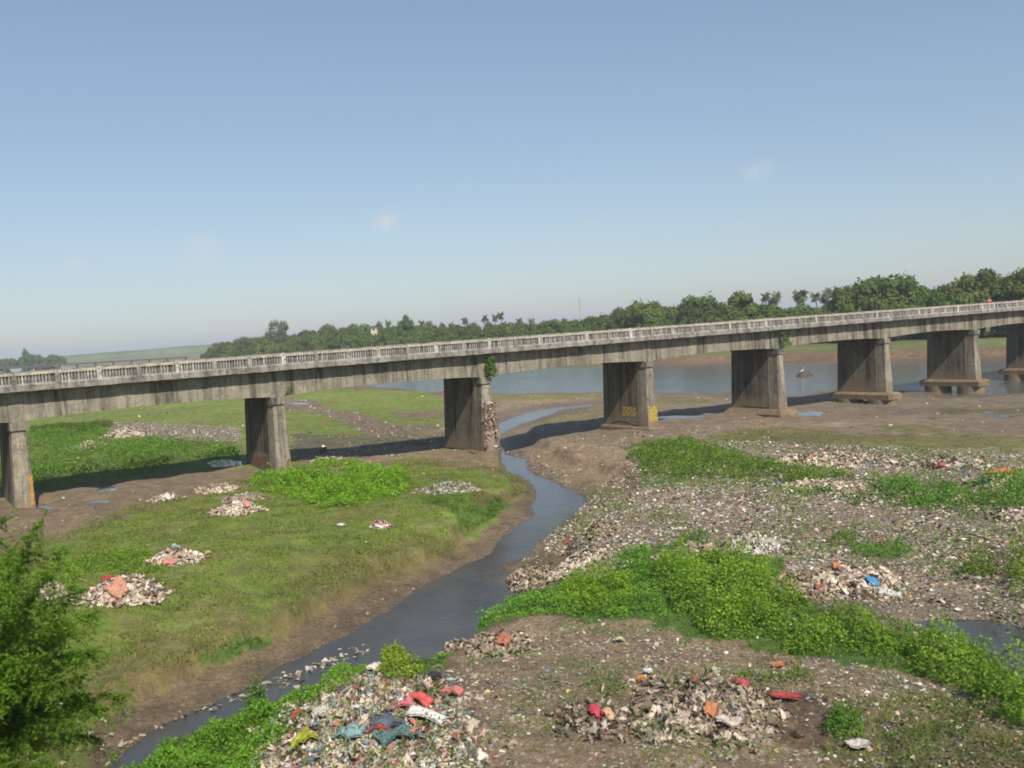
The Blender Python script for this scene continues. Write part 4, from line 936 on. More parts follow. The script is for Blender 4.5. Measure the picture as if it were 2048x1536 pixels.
# ------------------------------------------------------------------ weeds, bushes
def bed(name, label, cat, polys, h, ls, dens, c1, c2, clump=.8, kind=None, group=None, cap=60000, tilt=.75, seed=0, onheap=False, edge=26, thr=.30):
    acc_ = Acc(); allc = []
    for poly in polys:
        n = int(min(area_world(poly) * dens, cap)); P = sample_world(poly, n)
        a_, b_, d_ = proj(P)
        if onheap: P[:, 2] += heap_h(P[:, 0], P[:, 1]) * .9
        ed = np.clip(segdist(a_, b_, poly) / (edge * 40 / np.maximum(d_, 20)), 0, 1) ** .6
        cl = fbm(P[:, 0] * clump + seed, P[:, 1] * clump, 101 + seed, 4); fine = vnoise(P[:, 0] * clump * 4, P[:, 1] * clump * 4, 9 + seed)
        Hh = h * np.clip((cl - .30) * 3.2, .06, 1.5) * (.6 + .8 * fine) * (.25 + .75 * ed)
        keep = (rng.uniform(size=len(P)) < .35 + ed) & (cl > thr + .14 * (1 - ed) + .06 * (fine - .5)); P = P[keep]; Hh = Hh[keep]; fine = fine[keep]
        u_ = rng.uniform(size=len(P)); P[:, 2] += Hh * (1 - .8 * u_ ** 1.6)
        P[:, :2] += rng.normal(size=(len(P), 2)) * .04
        if not len(P): continue
        V, F = leaves(P, ls * rng.uniform(.6, 1.4, len(P)), tilt)
        mixv = np.clip(rng.uniform(size=len(P)) * .6 + .5 * fine - .1, 0, 1)[:, None]
        c = np.array(c1) * (1 - mixv) + np.array(c2) * mixv; c = c * rng.uniform(.75, 1.25, (len(P), 1))
        acc_.add(V, F, np.repeat(c, 4, 0)); allc.append(P)
    allp = np.concatenate(allc); c0 = allp.mean(0); c0[2] = allp[:, 2].min()
    V = np.concatenate(acc_.V) - c0
    o = mesh_np(name, V, [np.concatenate(f) for f in acc_.F.values()], M_LEAF, None, np.concatenate(acc_.C)); o.location = c0
    tag(o, label, cat, group, kind); return o
LG1, LG2 = (.105, .225, .016), (.29, .45, .05)
DG1, DG2 = (.07, .155, .018), (.17, .30, .035)
bed('weed_thicket', 'broad bright green thicket of weeds below the second pier on the left bank', 'thicket', [[(478, 972), (520, 952), (600, 945), (650, 925), (720, 930), (800, 940), (822, 960), (815, 990), (770, 1000), (700, 1018), (640, 1020), (580, 1000), (520, 985)]], .95, .13, 260, (.13, .26, .014), (.27, .43, .034), .6, seed=1)
bed('bush', 'large leafy bright green bush mass in the middle right of the foreground', 'bush', [[(1300, 1145), (1340, 1118), (1420, 1112), (1500, 1128), (1560, 1155), (1600, 1190), (1640, 1240), (1700, 1290), (1640, 1315), (1520, 1308), (1420, 1278), (1360, 1243), (1330, 1195)]], .95, .10, 560, LG1, LG2, 1.0, seed=2, cap=110000, thr=.36)
bed('bush', 'lower green bush on the bank between the stream and the large bush mass', 'bush', [[(1100, 1215), (1130, 1175), (1200, 1150), (1260, 1160), (1275, 1200), (1250, 1235), (1180, 1235)]], .6, .095, 480, LG1, (.26, .42, .035), 1.0, seed=3, thr=.36)
bed('bush_row', 'long row of green bushes running toward the lower right beside the dark pond', 'bush row', [[(1640, 1225), (1760, 1262), (1860, 1270), (1950, 1300), (2060, 1370), (2100, 1420), (2100, 1500), (1990, 1440), (1900, 1380), (1800, 1340), (1700, 1310)]], 1.0, .105, 460, (0.094, 0.217, 0.017), (0.217, 0.392, 0.036), .7, seed=4, cap=70000)
bed('creeping_weeds', 'low green weeds trailing down the bank left of the bushes to the stream', 'weeds', [[(850, 1325), (900, 1262), (960, 1222), (1040, 1196), (1110, 1180), (1180, 1125), (1300, 1095), (1320, 1180), (1340, 1240), (1230, 1240), (1080, 1232), (1000, 1245), (930, 1285), (880, 1330)]], .38, .09, 230, (0.087, 0.217, 0.022), (0.189, 0.362, 0.043), 1.2, seed=5, cap=60000, edge=10)
bed('creeping_weeds', 'green weeds covering the near stream bank at the bottom beside the large heap', 'weeds', [[(200, 1570), (225, 1505), (340, 1482), (430, 1462), (520, 1428), (600, 1390), (680, 1345), (740, 1340), (700, 1380), (640, 1410), (600, 1450), (560, 1500), (500, 1575)]], .42, .08, 560, (0.08, 0.217, 0.017), (0.203, 0.392, 0.036), 1.1, seed=6, cap=90000, edge=16)
bed('small_bush', 'small bright bush at the stream edge above the large heap', 'bush', [[(755, 1350), (770, 1325), (820, 1322), (850, 1340), (830, 1365), (780, 1368)]], .7, .10, 600, LG1, LG2, 1.2, seed=7, edge=14)
bed('round_bush', 'round solitary green bush on bare soil at the lower right', 'bush', [[(1645, 1465), (1655, 1440), (1690, 1430), (1720, 1445), (1728, 1475), (1700, 1490), (1660, 1485)]], 1.0, .08, 1100, (0.072, 0.203, 0.017), (0.174, 0.362, 0.036), .5, seed=8, edge=16)
bed('weed_band', 'nearer band of green weeds crossing the litter plain to the right edge', 'weeds', [[(1560, 985), (1640, 975), (1760, 972), (1900, 968), (2100, 955), (2100, 1040), (2000, 1035), (1900, 1030), (1800, 1015), (1700, 1012)]], .9, .14, 150, DG1, (.19, .33, .035), .5, thr=.38, seed=9, cap=50000)
bed('weed_band', 'farther band of green weeds starting above the brown pebble slope', 'weeds', [[(1225, 905), (1290, 885), (1380, 880), (1450, 905), (1560, 932), (1700, 952), (1640, 972), (1520, 965), (1400, 962), (1330, 960), (1285, 975), (1275, 930)]], .7, .14, 150, DG1, (.19, .32, .035), .6, thr=.40, seed=10, cap=40000)
bed('weed_clump', 'green weed clump on the litter plain left of the pond', 'weeds', [[(1700, 1090), (1800, 1088), (1830, 1105), (1790, 1120), (1710, 1115)]], .6, .11, 260, DG1, DG2, .9, seed=11, edge=12)
bed('weed_clump', 'dark green clump beside the weed clump of the litter plain', 'weeds', [[(1655, 1080), (1690, 1068), (1715, 1085), (1690, 1100), (1660, 1098)]], .6, .11, 260, DG1, DG2, .9, seed=12, edge=12)
bed('weed_clump', 'tall dark weed clump between litter and pond near the right edge', 'weeds', [[(1915, 1140), (1950, 1118), (1990, 1120), (2005, 1150), (1985, 1170), (1930, 1168)]], .9, .11, 260, DG1, DG2, .7, seed=13, edge=12)
bed('weed_clump', 'dark weed clump at the right edge of the frame above the pond', 'weeds', [[(2010, 1160), (2020, 1110), (2080, 1100), (2090, 1200), (2030, 1200)]], 1.0, .11, 240, DG1, DG2, .7, seed=14, edge=12)
bed('weed_clump', 'small weed clump in front of the tall white rag heap', 'weeds', [[(1300, 1110), (1370, 1085), (1400, 1060), (1420, 1080), (1400, 1110), (1340, 1125)]], .5, .10, 220, DG1, DG2, .9, seed=15, edge=12)
bed('weed_clump', 'low weeds by the rag heap with hanging orange cloth', 'weeds', [[(1160, 1360), (1240, 1350), (1270, 1375), (1240, 1400), (1170, 1385)]], .25, .07, 260, DG1, DG2, 1.5, seed=16, edge=12)
bed('weed_clump', 'low weeds on the slope right of the broad foreground heap', 'weeds', [[(1470, 1340), (1600, 1330), (1640, 1370), (1560, 1385), (1480, 1370)]], .35, .08, 260, DG1, DG2, 1.3, seed=17, edge=12)
bed('weed_clump', 'olive green low growth in the lower right corner', 'weeds', [[(1760, 1440), (1900, 1400), (2100, 1480), (2100, 1580), (1780, 1580)]], .4, .08, 170, (.06, .10, .018), (.12, .17, .03), 1.0, seed=18, cap=50000)
bed('weed_clump', 'small bushy weeds between the two left bank heaps', 'weeds', [[(150, 1125), (230, 1098), (300, 1100), (320, 1130), (340, 1150), (280, 1150), (180, 1145), (140, 1190), (120, 1150)]], .5, .10, 240, (0.087, 0.217, 0.02), (0.189, 0.348, 0.036), .9, seed=19, edge=12)
bed('weed_bed', 'dense weeds in the shade and sun behind the first pier', 'weeds', [[(-60, 885), (60, 870), (200, 862), (260, 880), (420, 888), (480, 900), (480, 925), (300, 948), (60, 978), (-60, 990)]], 1.0, .17, 80, (.10, .18, .018), (.21, .32, .035), .35, seed=20, cap=50000, thr=.42)
bed('weed_bed', 'fresh green fringe behind the pale far rubbish mound', 'weeds', [[(60, 858), (150, 850), (220, 846), (240, 856), (170, 872), (60, 880)]], .7, .2, 50, (.05, .12, .014), (.11, .2, .025), .4, seed=21)
bed('tussock', 'upright grass tussock on the left point above the stream bend', 'weeds', [[(935, 1025), (960, 1000), (1005, 1000), (1008, 1020), (970, 1040)]], .5, .10, 300, (.06, .14, .02), (.11, .22, .03), 1.0, seed=22, edge=8)
bed('tussock', 'green tuft on the brow of the mud slope at lower left', 'weeds', [[(430, 1300), (520, 1275), (532, 1290), (470, 1315)]], .3, .08, 300, (.06, .14, .02), (.11, .21, .03), 1.2, seed=23, edge=8)
bed('spiky_plant', 'thin stalky plant at the stream edge by the near bank weeds', 'plant', [[(490, 1440), (500, 1405), (530, 1402), (538, 1430), (520, 1445)]], .9, .09, 260, DG1, (.15, .24, .03), 1.2, seed=24, edge=10)

bed('sparse_weeds', 'sparse weeds sprouting all over the litter plain', 'weeds', [frame_clip(Zp['debris plain'])], .5, .12, 34, DG1, DG2, .45, kind='stuff', cap=90000, seed=31, edge=4, thr=.52)
bed('sparse_weeds', 'sparse weeds and sprouts on the bare foreground soil', 'weeds', [frame_clip(Zp['fore bare'])], .25, .06, 110, DG1, DG2, .7, kind='stuff', cap=60000, seed=33, edge=4, thr=.56)
bed('heap_weeds', 'weeds sprouting through the very large foreground heap', 'weeds', [[(560, 1440), (700, 1370), (860, 1350), (930, 1420), (920, 1520), (960, 1580), (540, 1580)]], .45, .075, 130, DG1, DG2, 2.2, seed=25, onheap=True, edge=10)
# grass blades over the lawns (stuff)
def blades(polys, h, wdt):
    acc_ = Acc()
    for poly, dens, c1, c2 in polys:
        poly = frame_clip(poly)
        n = int(min(area_world(poly) * dens, 70000)); P = sample_world(poly, n)
        cl = fbm(P[:, 0] * .8, P[:, 1] * .8, 131, 4); k = rng.uniform(size=len(P)) < sst(.3, .6, cl) * .9 + .15; P = P[k]; cl = cl[k]; n = len(P)
        a_ = rng.uniform(0, 2 * math.pi, n); hh = h * rng.uniform(.5, 1.5, n) * (.5 + cl); ww = wdt * rng.uniform(.6, 1.4, n)
        dx = np.cos(a_); dy = np.sin(a_); lx = rng.normal(size=n) * hh * .6; ly = rng.normal(size=n) * hh * .6
        V = np.stack([P + np.stack([dx * ww, dy * ww, 0 * ww], 1), P - np.stack([dx * ww, dy * ww, 0 * ww], 1), P + np.stack([lx, ly, hh], 1)], 1)
        mv = np.clip(rng.uniform(size=n) + (cl - .5) * 1.2, 0, 1)[:, None]; c = (np.array(c1) * mv + np.array(c2) * (1 - mv)) * rng.uniform(.75, 1.25, (n, 1))
        acc_.add(V.reshape(-1, 3), np.arange(3 * n).reshape(n, 3), np.repeat(c, 3, 0))
    return acc_
GA_ = (.165, .235, .036); GB_ = (.27, .235, .08)
o = blades([(Zp['left grass'], 110, GA_, (.22, .225, .06)), (Zp['dry grass'], 60, (.13, .15, .04), GB_), (Zp['dry grass edge'], 70, (.17, .16, .05), (.24, .19, .08)), (Zp['green point'], 140, (.07, .16, .02), GA_), (Zp['meadow'], 6, GA_, (.14, .16, .045)),
            (Zp['bushes'], 110, (.075, .17, .02), GA_), (Zp['fore olive'], 60, GA_, GB_), (Zp['near bank'], 200, (.07, .16, .02), GA_), (Zp['olive c'], 12, (.12, .15, .04), GB_), (Zp['fore bare'], 8, GA_, GB_), (Zp['debris plain'], 11, GA_, GB_), (Zp['weeds a'], 20, GA_, (.12, .16, .03))], .085, .03).build('grass', M_LEAF)
tag(o, 'short grass and straw growing over the banks', 'grass', kind='stuff')
# small drifting foam and scraps on the stream and stones at its edge
P = []
for (x0, y0, x1, y1, n, sp) in ((470, 1392, 740, 1298, 150, 7), (300, 1450, 470, 1392, 60, 6)):
    t_ = rng.uniform(size=n); P.append(np.column_stack([x0 + (x1 - x0) * t_ + rng.normal(size=n) * sp, y0 + (y1 - y0) * t_ + rng.normal(size=n) * sp]))
P = np.concatenate(P); Wp = unproj(P[:, 0], P[:, 1], 0.02); V, F, C = scraps(np.column_stack([Wp, np.full(len(Wp), .02)]), rng.uniform(.05, .22, len(Wp)), g_=1, pal=[((.38, .31, .24), 3), ((.25, .2, .15), 3), ((.5, .45, .4), 1)], crump=.08)
tag(mesh_np('floating_scum', V, [F], M_SCRAP, None, C), 'brown scum and scraps drifting on the stream', 'scum', kind='stuff')

# ------------------------------------------------------------------ plants growing on the bridge
def vine(name, cx, s, zlist, label, n, spread, ls=.16):
    base = np.array(B(s, .55, -2.1)); rt = root(name, base); tag(rt, label, 'plant')
    st = Acc(); lv_ = []
    for q in range(7):
        pts = []; p = np.array([s + random.uniform(-.2, .2) * spread, .45 + jit(.1), ZS - .1]); dr = random.uniform(-.9, 1.1) * spread
        for i in range(5):
            pts.append(B(p[0], p[1], p[2])); p = p + np.array([dr * .16, -.07 + jit(.04), -.26 - random.random() * .1 * zlist])
            lv_ += [B(p[0] + random.gauss(0, .14), p[1] - abs(random.gauss(0, .12)), p[2] + random.gauss(0, .12)) for _ in range(n)]
        tube(st, pts, [.022 - .002 * i for i in range(5)], 5)
    st.build('stem', M_BARK, rt)
    P = np.array(lv_); V, F = leaves(P, ls * rng.uniform(.7, 1.3, len(P)), .8, .7, up=np.array([-nv[0], -nv[1], .5]))
    c = np.array((.06, .14, .018)) * rng.uniform(.7, 1.7, (len(P), 1)); mesh_np('foliage', V, [F], M_LEAF, rt, np.repeat(c, 4, 0))
vine('fig_sapling', 0, sk[3] - .15, 1, 'leafy sapling hanging from the bridge joint above the third pier', 16, 1.0)
vine('fig_sapling', 0, sk[5] - .3, .7, 'spreading sapling on the bridge joint above the fifth pier, beyond the yellow painted one', 13, 1.6)
a_ = Acc(); rt = root('seedling', B(sk[2] + .25, .8, -3.6)); tag(rt, 'tiny green seedling sprouting beside the cap of the second pier', 'plant')
tube(a_, [B(sk[2] + .05, .8, -3.9), B(sk[2] + .3, .6, -3.6), B(sk[2] + .6, .5, -3.2)], [.02, .015, .01], 5); a_.build('stem', M_BARK, rt)
P = np.array([B(sk[2] + .1 + .5 * t + random.gauss(0, .09), .55 + jit(.1), -3.85 + .65 * t + random.gauss(0, .08)) for t in rng.uniform(size=46)])
V, F = leaves(P, .14, .8, .7, up=np.array([-nv[0], -nv[1], .5])); mesh_np('foliage', V, [F], M_LEAF, rt, np.repeat(np.array((.07, .16, .02)) * rng.uniform(.7, 1.5, (len(P), 1)), 4, 0))
# flood wrack caught on the third pier's column
sc, bt, NS, zt, H, prt_ = PIER[2]
P, Nn = [], []
for q in range(230):
    z = random.uniform(3.0, 5.5) if q < 150 else random.uniform(1.7, 3.6)
    d = random.uniform(-.5, .55) if q < 150 else random.choice((-.5, .6, .62)) + jit(.06)
    P.append(nose_pt(2, d, z, .05 + random.random() * .12)); Nn.append((-nv[0], -nv[1], .1))
V, F, C = scraps(np.array(P), rng.uniform(.12, .42, len(P)), np.array(Nn), 3, [((.42, .30, .22), 4), ((.3, .23, .17), 4), ((.5, .44, .4), 2), ((.52, .33, .3), 1), ((.12, .1, .08), 3)], .4, 0, (.2, .7))
c0 = np.array(nose_pt(2, 0, 1.6)); o = mesh_np('flood_wrack', V - c0, [F], M_SCRAP, None, C); o.location = c0
tag(o, 'tangle of rags and flood wrack snagged on the column of the third pier', 'debris')
# pink bundle on the rail
b0 = np.array(B(SP * 6 + 1.6, .13, ZT)); a_ = Acc()
lo = []
for t in np.linspace(0, 1, 8):
    r_ = .30 * math.sin(math.pi * (.12 + .8 * t)) ** .7
    lo.append([np.array(B(SP * 6 + 1.6 + (.55 * r_ / .3 + .0) * math.cos(a) * .6 + .1 * math.sin(3 * t), .13 + .28 * r_ / .3 * math.sin(a), ZT + .02 + .42 * t + .04 * math.sin(3 * a + t * 4))) for a in np.linspace(0, 2 * math.pi, 15)[:-1]])
loft(a_, [[p - b0 for p in l] for l in lo], True, (.52, .14, .18)); o = a_.build('cloth_bundle', M_SCRAP, None, True); o.location = b0
tag(o, 'small pinkish red bundle on the parapet rail near the right edge', 'bundle')

# ------------------------------------------------------------------ trees
def crown_mesh(name, rx, rz, nblob, nleaf, ls, seed, sparse=0., flat=.0):
    r_ = np.random.default_rng(seed); C_ = []; Rb = []
    for i in range(nblob):
        for _ in range(50):
            p = r_.uniform(-1, 1, 3)
            if np.linalg.norm(p) < 1: break
        p[2] = abs(p[2]) * .95 - .25 if r_.uniform() < .7 else p[2]
        rad = np.linalg.norm(p); p = p / max(rad, .01) * (rad ** .5) * .78
        C_.append(p * np.array([rx, rx, rz])); Rb.append(r_.uniform(.2, .38) * rx)
    C_ = np.array(C_); Rb = np.array(Rb)
    per = nleaf // nblob; P = []; U = []
    for c, rb in zip(C_, Rb):
        d = r_.normal(size=(per, 3)); d /= np.linalg.norm(d, axis=1)[:, None]; d[:, 2] = np.where(d[:, 2] < -.3, -d[:, 2] * .4, d[:, 2])
        rr_ = rb * (.72 + .35 * r_.uniform(size=(per, 1)) ** .7) * (1 + .25 * np.sin(d[:, :1] * 5 + c[0]) * np.cos(d[:, 1:2] * 4 + c[1]))
        P.append(c + d * rr_ * np.array([1, 1, .8])); U.append(d * 1.6)
    P = np.concatenate(P); U = np.concatenate(U)
    if sparse: k = r_.uniform(size=len(P)) > sparse; P = P[k]; U = U[k]
    V, F = leaves(P, ls * r_.uniform(.6, 1.5, len(P)), .5, .75, up=U)
    me = mesh_np(name, V, [F], M_TREE, None, None, False, False); return me, C_
def trunk_mesh(name, H_, base_z, blobs, rad, mat):
    a_ = Acc(); top = Vector((0, 0, H_ * .8)); tube(a_, [(0, 0, -.5), (rad * .3, 0, H_ * .25), (-rad * .4, rad * .3, base_z * .9)], [rad * 1.25, rad, rad * .75], 8)
    for c in blobs[:9]:
        tip = Vector((c[0], c[1], c[2] + base_z)); st_ = Vector((-rad * .4, rad * .3, base_z * .85)); mid = st_.lerp(tip, .5) + Vector((0, 0, .1 * H_ * .3))
        tube(a_, [st_, mid, tip], [rad * .5, rad * .3, rad * .1], 5)
    return a_.build(name, mat, None, True, False)
VAR = []; BUSHY = []
for i in range(8):
    rx = 1.0; rz = (.62, .75, .58, .82, .68, .9, .6, .7)[i]
    me, bl = crown_mesh('crown', 5.2, 5.2 * rz, (30, 24, 36, 28, 40, 22, 32, 26)[i], 5200, .52, 100 + i)
    tm = trunk_mesh('trunk', 9, 5.6, bl, .28, M_BARK); VAR.append((me, tm, 5.2, 5.2 * rz, 5.6)); BUSHY.append((me, trunk_mesh('trunk', 5, (3.2 * rz + .6) * .8, [c * .6 for c in bl], .28, M_BARK), 5.2, 5.2 * rz, 3.2 * rz + .6))
SPR = crown_mesh('crown', 5.2, 6.0, 30, 3600, .42, 150, .35); SPT = trunk_mesh('trunk', 11, 6.5, SPR[1], .3, M_BARKP); SPR[0].materials.clear(); SPR[0].materials.append(mat_leaf('pale_tree_leaf', (.12, .15, .06), .08, .3))
SPV = (SPR[0], SPT, 5.2, 6.0, 6.5)
def place_tree(px, ytop, dist, wpx, label, group=None, var=None, name='tree', base=None):
    """crown top appears at (px, ytop); dist metres from the camera"""
    vme, vt, rx, rz, cz = var or random.choice(VAR)
    d = pix_dir(px, ytop); t = dist / math.hypot(d[0], d[1]); x_, y_ = d[0] * t, d[1] * t; ztop = HC + d[2] * t
    zb = float(fast_h(x_, y_)) if base is None else base; zb = max(zb, .3)
    sxy = wpx / FPX * dist / 2 / rx; Htot = max(ztop - zb, 3.5)
    sz = Htot / (cz + rz * .93)
    rt = bpy.data.objects.new(name, None); COL.objects.link(rt); rt.location = (x_, y_, zb); rt.rotation_euler.z = random.uniform(0, 6.28)
    rt.scale = (sxy, sxy, sz)
    tag(rt, label, 'tree', group)
    c = bpy.data.objects.new('crown', vme); COL.objects.link(c); c.parent = rt; c.location = (0, 0, cz)
    q = bpy.data.objects.new('trunk', vt); COL.objects.link(q); q.parent = rt
    return rt
sky_pts = [(412, 699), (430, 686), (470, 679), (510, 671), (560, 668), (590, 667), (625, 656), (660, 650), (700, 651), (760, 650), (800, 647), (850, 650), (900, 648), (970, 646), (1050, 642), (1130, 638), (1200, 632), (1240, 618), (1290, 607), (1330, 612), (1360, 606), (1400, 600), (1440, 605), (1500, 600), (1530, 606), (1570, 612), (1640, 612), (1680, 600), (1720, 575), (1760, 566), (1800, 566), (1830, 585), (1860, 578), (1890, 582), (1920, 560), (1960, 545), (2010, 548), (2060, 545), (2130, 540), (2250, 530)]
sx, sy = np.array(sky_pts, float).T
ytop_at = lambda x: float(np.interp(x, sx, sy))
# distance of the wooded bank along the picture
dist_at = lambda x: float(np.interp(x, [400, 520, 700, 900, 1200, 1450, 1700, 2048, 2300], [560, 500, 440, 380, 330, 285, 268, 252, 240]))
def drow(x0, x1, step, dy, dd, wp, lab, grp, jy=3):
    x_ = x0
    while x_ < x1:
        D = dist_at(x_) + dd + random.uniform(-6, 6); sc_w = 300 / D
        place_tree(x_ + random.uniform(-6, 6), ytop_at(x_) + dy * sc_w + random.uniform(-jy, jy), D, wp * sc_w * random.uniform(.85, 1.25), lab, grp, random.choice(BUSHY) if dy > 5 else None)
        x_ += step * sc_w * random.uniform(.8, 1.2)
drow(436, 2240, 44, 2, 34, 84, 'broadleaf tree forming the skyline of the dense wood across the river', 'skyline trees of the far wood', 2.5)
drow(425, 2240, 46, 11, 16, 84, 'green tree in the middle rows of the dense wood across the river', 'middle trees of the far wood', 4)
drow(425, 2240, 44, 24, 4, 78, 'low bushy tree in the front row of the wood on the far bank', 'front trees of the far wood', 5)
TL = [
    (552, 625, 505, 50, 'tall loose pale tree standing above the left end of the wood', SPV), (490, 663, 520, 40, 'thin pale crooked tree left of the tall loose tree', SPV), (665, 638, 450, 30, 'slender sparse tree rising right of the tall loose tree', SPV),
    (810, 634, 430, 40, 'dark round crowned tree between the palms on the left skyline', VAR[3]), (1288, 603, 320, 84, 'first large rounded tree where the skyline steps up', VAR[0]), (1400, 592, 305, 92, 'wide tree with a flat rounded crown left of the darker domed tree', VAR[4]),
    (1482, 583, 295, 92, 'darker domed tree beside the group of palms', VAR[1]), (1760, 553, 280, 150, 'huge broad tree on the skyline right of the palms', VAR[2]), (1700, 572, 278, 90, 'left shoulder tree next to the huge broad tree', VAR[6]), (1812, 562, 282, 90, 'right shoulder tree next to the huge broad tree', VAR[7]),
    (1850, 567, 285, 44, 'narrow pointed tree in the dip of the right skyline', VAR[5]), (1990, 530, 262, 110, 'tallest dark tree near the right edge', VAR[5]), (1935, 552, 262, 110, 'dark spreading tree left of the tallest one', VAR[0]), (2046, 543, 255, 80, 'dark tree cut by the right edge of the frame', VAR[3]), (1905, 572, 270, 90, 'dark bushy tree at the left foot of the spreading tree', VAR[4]),
    (1240, 620, 330, 60, 'smaller rounded tree left of the first large tree', VAR[7]),
]
for px, yt, D, wp, lab, va in TL: place_tree(px, yt, D, wp, lab, None, va)
for px, yt, wp, lab in ((14, 717, 44, 'leftmost hazy tree of the distant clump at the left edge'), (52, 706, 36, 'pointed hazy tree in the middle of the distant clump'), (78, 712, 36, 'hazy tree just right of the pointed one'), (104, 709, 40, 'rounded hazy tree at the right end of the distant clump')):
    place_tree(px, yt, 900, wp * 1.1, lab, 'hazy trees of the distant left clump', random.choice(BUSHY))
place_tree(50, 693, 905, 12, 'thin hazy treetop poking above the distant clump', None, VAR[5])
# coconut palms
def palm_variant(seed):
    r_ = random.Random(seed); st = Acc(); fr = Acc(); H_ = 11; bend = r_.uniform(-1, 1)
    pts = [(bend * (t ** 2), .2 * math.sin(3 * t), H_ * t - .5 * (t == 0)) for t in np.linspace(0, 1, 8)]; tube(st, pts, [.22 - .012 * i for i in range(8)], 7)
    top = Vector(pts[-1])
    for i in range(24):
        a = i * 2.399 + r_.uniform(-.2, .2); el = r_.uniform(-.35, 1.35); L_ = r_.uniform(1.8, 2.3); p = top.copy(); d = Vector((math.cos(a) * math.cos(el), math.sin(a) * math.cos(el), math.sin(el)))
        prev = None; stp = 9
        for j in range(stp + 1):
            w_ = .62 * math.sin(math.pi * min(.08 + j / stp * .95, 1)) ** .6 + .03; sd = d.cross(Vector((0, 0, 1))).normalized()
            cur = (p.copy(), p + sd * w_ - Vector((0, 0, w_ * .75)), p - sd * w_ - Vector((0, 0, w_ * .75)))
            if prev:
                for q in (1, 2):
                    # leaflets: three narrow slips per step
                    for g_ in range(3):
                        f0 = g_ / 3; f1 = f0 + .2
                        a0 = prev[0].lerp(cur[0], f0); a1 = prev[0].lerp(cur[0], f1); b1 = prev[q].lerp(cur[q], f1 + .12); b0_ = prev[q].lerp(cur[q], f0 + .08)
                        fr.add([a0, a1, b1, b0_], [(0, 1, 2, 3)])
            prev = cur; p = p + d * (L_ / stp); d = (d + Vector((0, 0, -.20))).normalized()
    return st.build('trunk', M_BARKP, None, True, False), fr.build('fronds', M_PALM, None, False, False), top.z
PV = [palm_variant(s) for s in range(4)]
palms = [(757, 641, 455), (773, 637, 455), (840, 637, 440), (856, 639, 440), (884, 643, 425), (903, 641, 425), (925, 632, 410), (906, 645, 415), (968, 628, 395), (987, 625, 395), (1003, 621, 390), (1036, 634, 385), (1060, 634, 380), (948, 640, 410), (1178, 629, 380),
         (1528, 584, 300), (1556, 582, 300), (1590, 578, 300), (1612, 577, 298), (1634, 583, 300), (1657, 575, 296), (1674, 571, 300), (1756, 549, 300), (1600, 590, 305), (1645, 590, 300), (1545, 592, 305), (1862, 574, 300), (1130, 634, 385)]
for i, (px, yt, D) in enumerate(palms):
    st, fr, tz = PV[i % 4]; d = pix_dir(px, yt + 5); D2 = D + 25; t = D2 / math.hypot(d[0], d[1]); x_, y_ = d[0] * t, d[1] * t; ztop = HC + d[2] * t
    zb = 2.0; s_ = (ztop - zb) / (tz + .8); rt = bpy.data.objects.new('coconut_palm', None); COL.objects.link(rt); rt.location = (x_, y_, zb); sxy = 1.0 if px < 1200 else 1.1
    rt.scale = (sxy, sxy, s_); rt.rotation_euler.z = random.uniform(0, 6.28)
    lab = 'coconut palm rising above the left part of the far wood' if px < 1200 else 'coconut palm in the cluster left of the huge broad tree'
    if px in (1756,): lab = 'palm head showing over the huge broad tree'
    if px == 1862: lab = 'lone palm head in the dip of the right skyline'
    if px == 1003: lab = 'tallest coconut palm of the three over the third pier span'
    if px == 925: lab = 'bushy coconut palm standing alone left of the trio of palms'
    tag(rt, lab, 'palm tree', 'palms over the left wood' if px < 1200 else 'palms over the right wood')
    for nm, me in (('trunk', st), ('fronds', fr)):
        c = bpy.data.objects.new(nm, me); COL.objects.link(c); c.parent = rt
        if nm == 'fronds': c.scale = (1, 1, 1)
# distant low wooded ridge on the left
acc_ = Acc(); n = 260; xs = np.linspace(120, 470, n); base = []; lo = []
for x_ in xs:
    D = 1700.; hpx_ = np.interp(x_, [120, 180, 260, 330, 370, 430, 470], [1, 4, 6, 8, 12, 11, 9]) + 1.6 * float(fbm(np.array([x_ * .09]), np.array([2.2]), 5, 4)[0])
    d = pix_dir(x_, 700); az = math.atan2(d[0], d[1]); zt_ = HC + hpx_ / FPX * D * .38
    lo.append([(math.sin(az) * (D + q), math.cos(az) * (D + q), z) for q, z in ((0, -1), (15, zt_ * .8), (60, zt_), (400, zt_ * .8), (420, -1))])
loft(acc_, lo); o = acc_.build('wooded_ridge', mat_plain('ridge_green', (.10, .135, .05), .95, .35, .02), None, True); tag(o, kind='structure')
tag(o, 'low wooded ridge fading into haze on the left horizon', 'hills')
# distant low trestle on the left
M_TRS = mat_plain('dark_steel', (.09, .085, .08)); d0, d1 = pix_dir(-60, 738), pix_dir(375, 713)
p0 = unproj(-60, 740, 5.0)[0]; 
D_ = 700.
def at_d(px, py, D): d = pix_dir(px, py); t = D / math.hypot(d[0], d[1]); return np.array([d[0] * t, d[1] * t, HC + d[2] * t])
a0, a1 = at_d(-80, 739.5, 720), at_d(374, 713, 660)
rt = root('trestle', (a0 + a1) / 2 * np.array([1, 1, 0])); tag(rt, 'low dark trestle crossing the far field on the left', 'trestle')
a_ = Acc(); dirv = (a1 - a0) / np.linalg.norm(a1 - a0); sd = np.array([dirv[1], -dirv[0], 0])
loft(a_, [[p + sd * .8, p + sd * .8 - np.array([0, 0, .95]), p - sd * .8 - np.array([0, 0, .95]), p - sd * .8] for p in (a0, a1)]); a_.build('beam', M_TRS, rt)
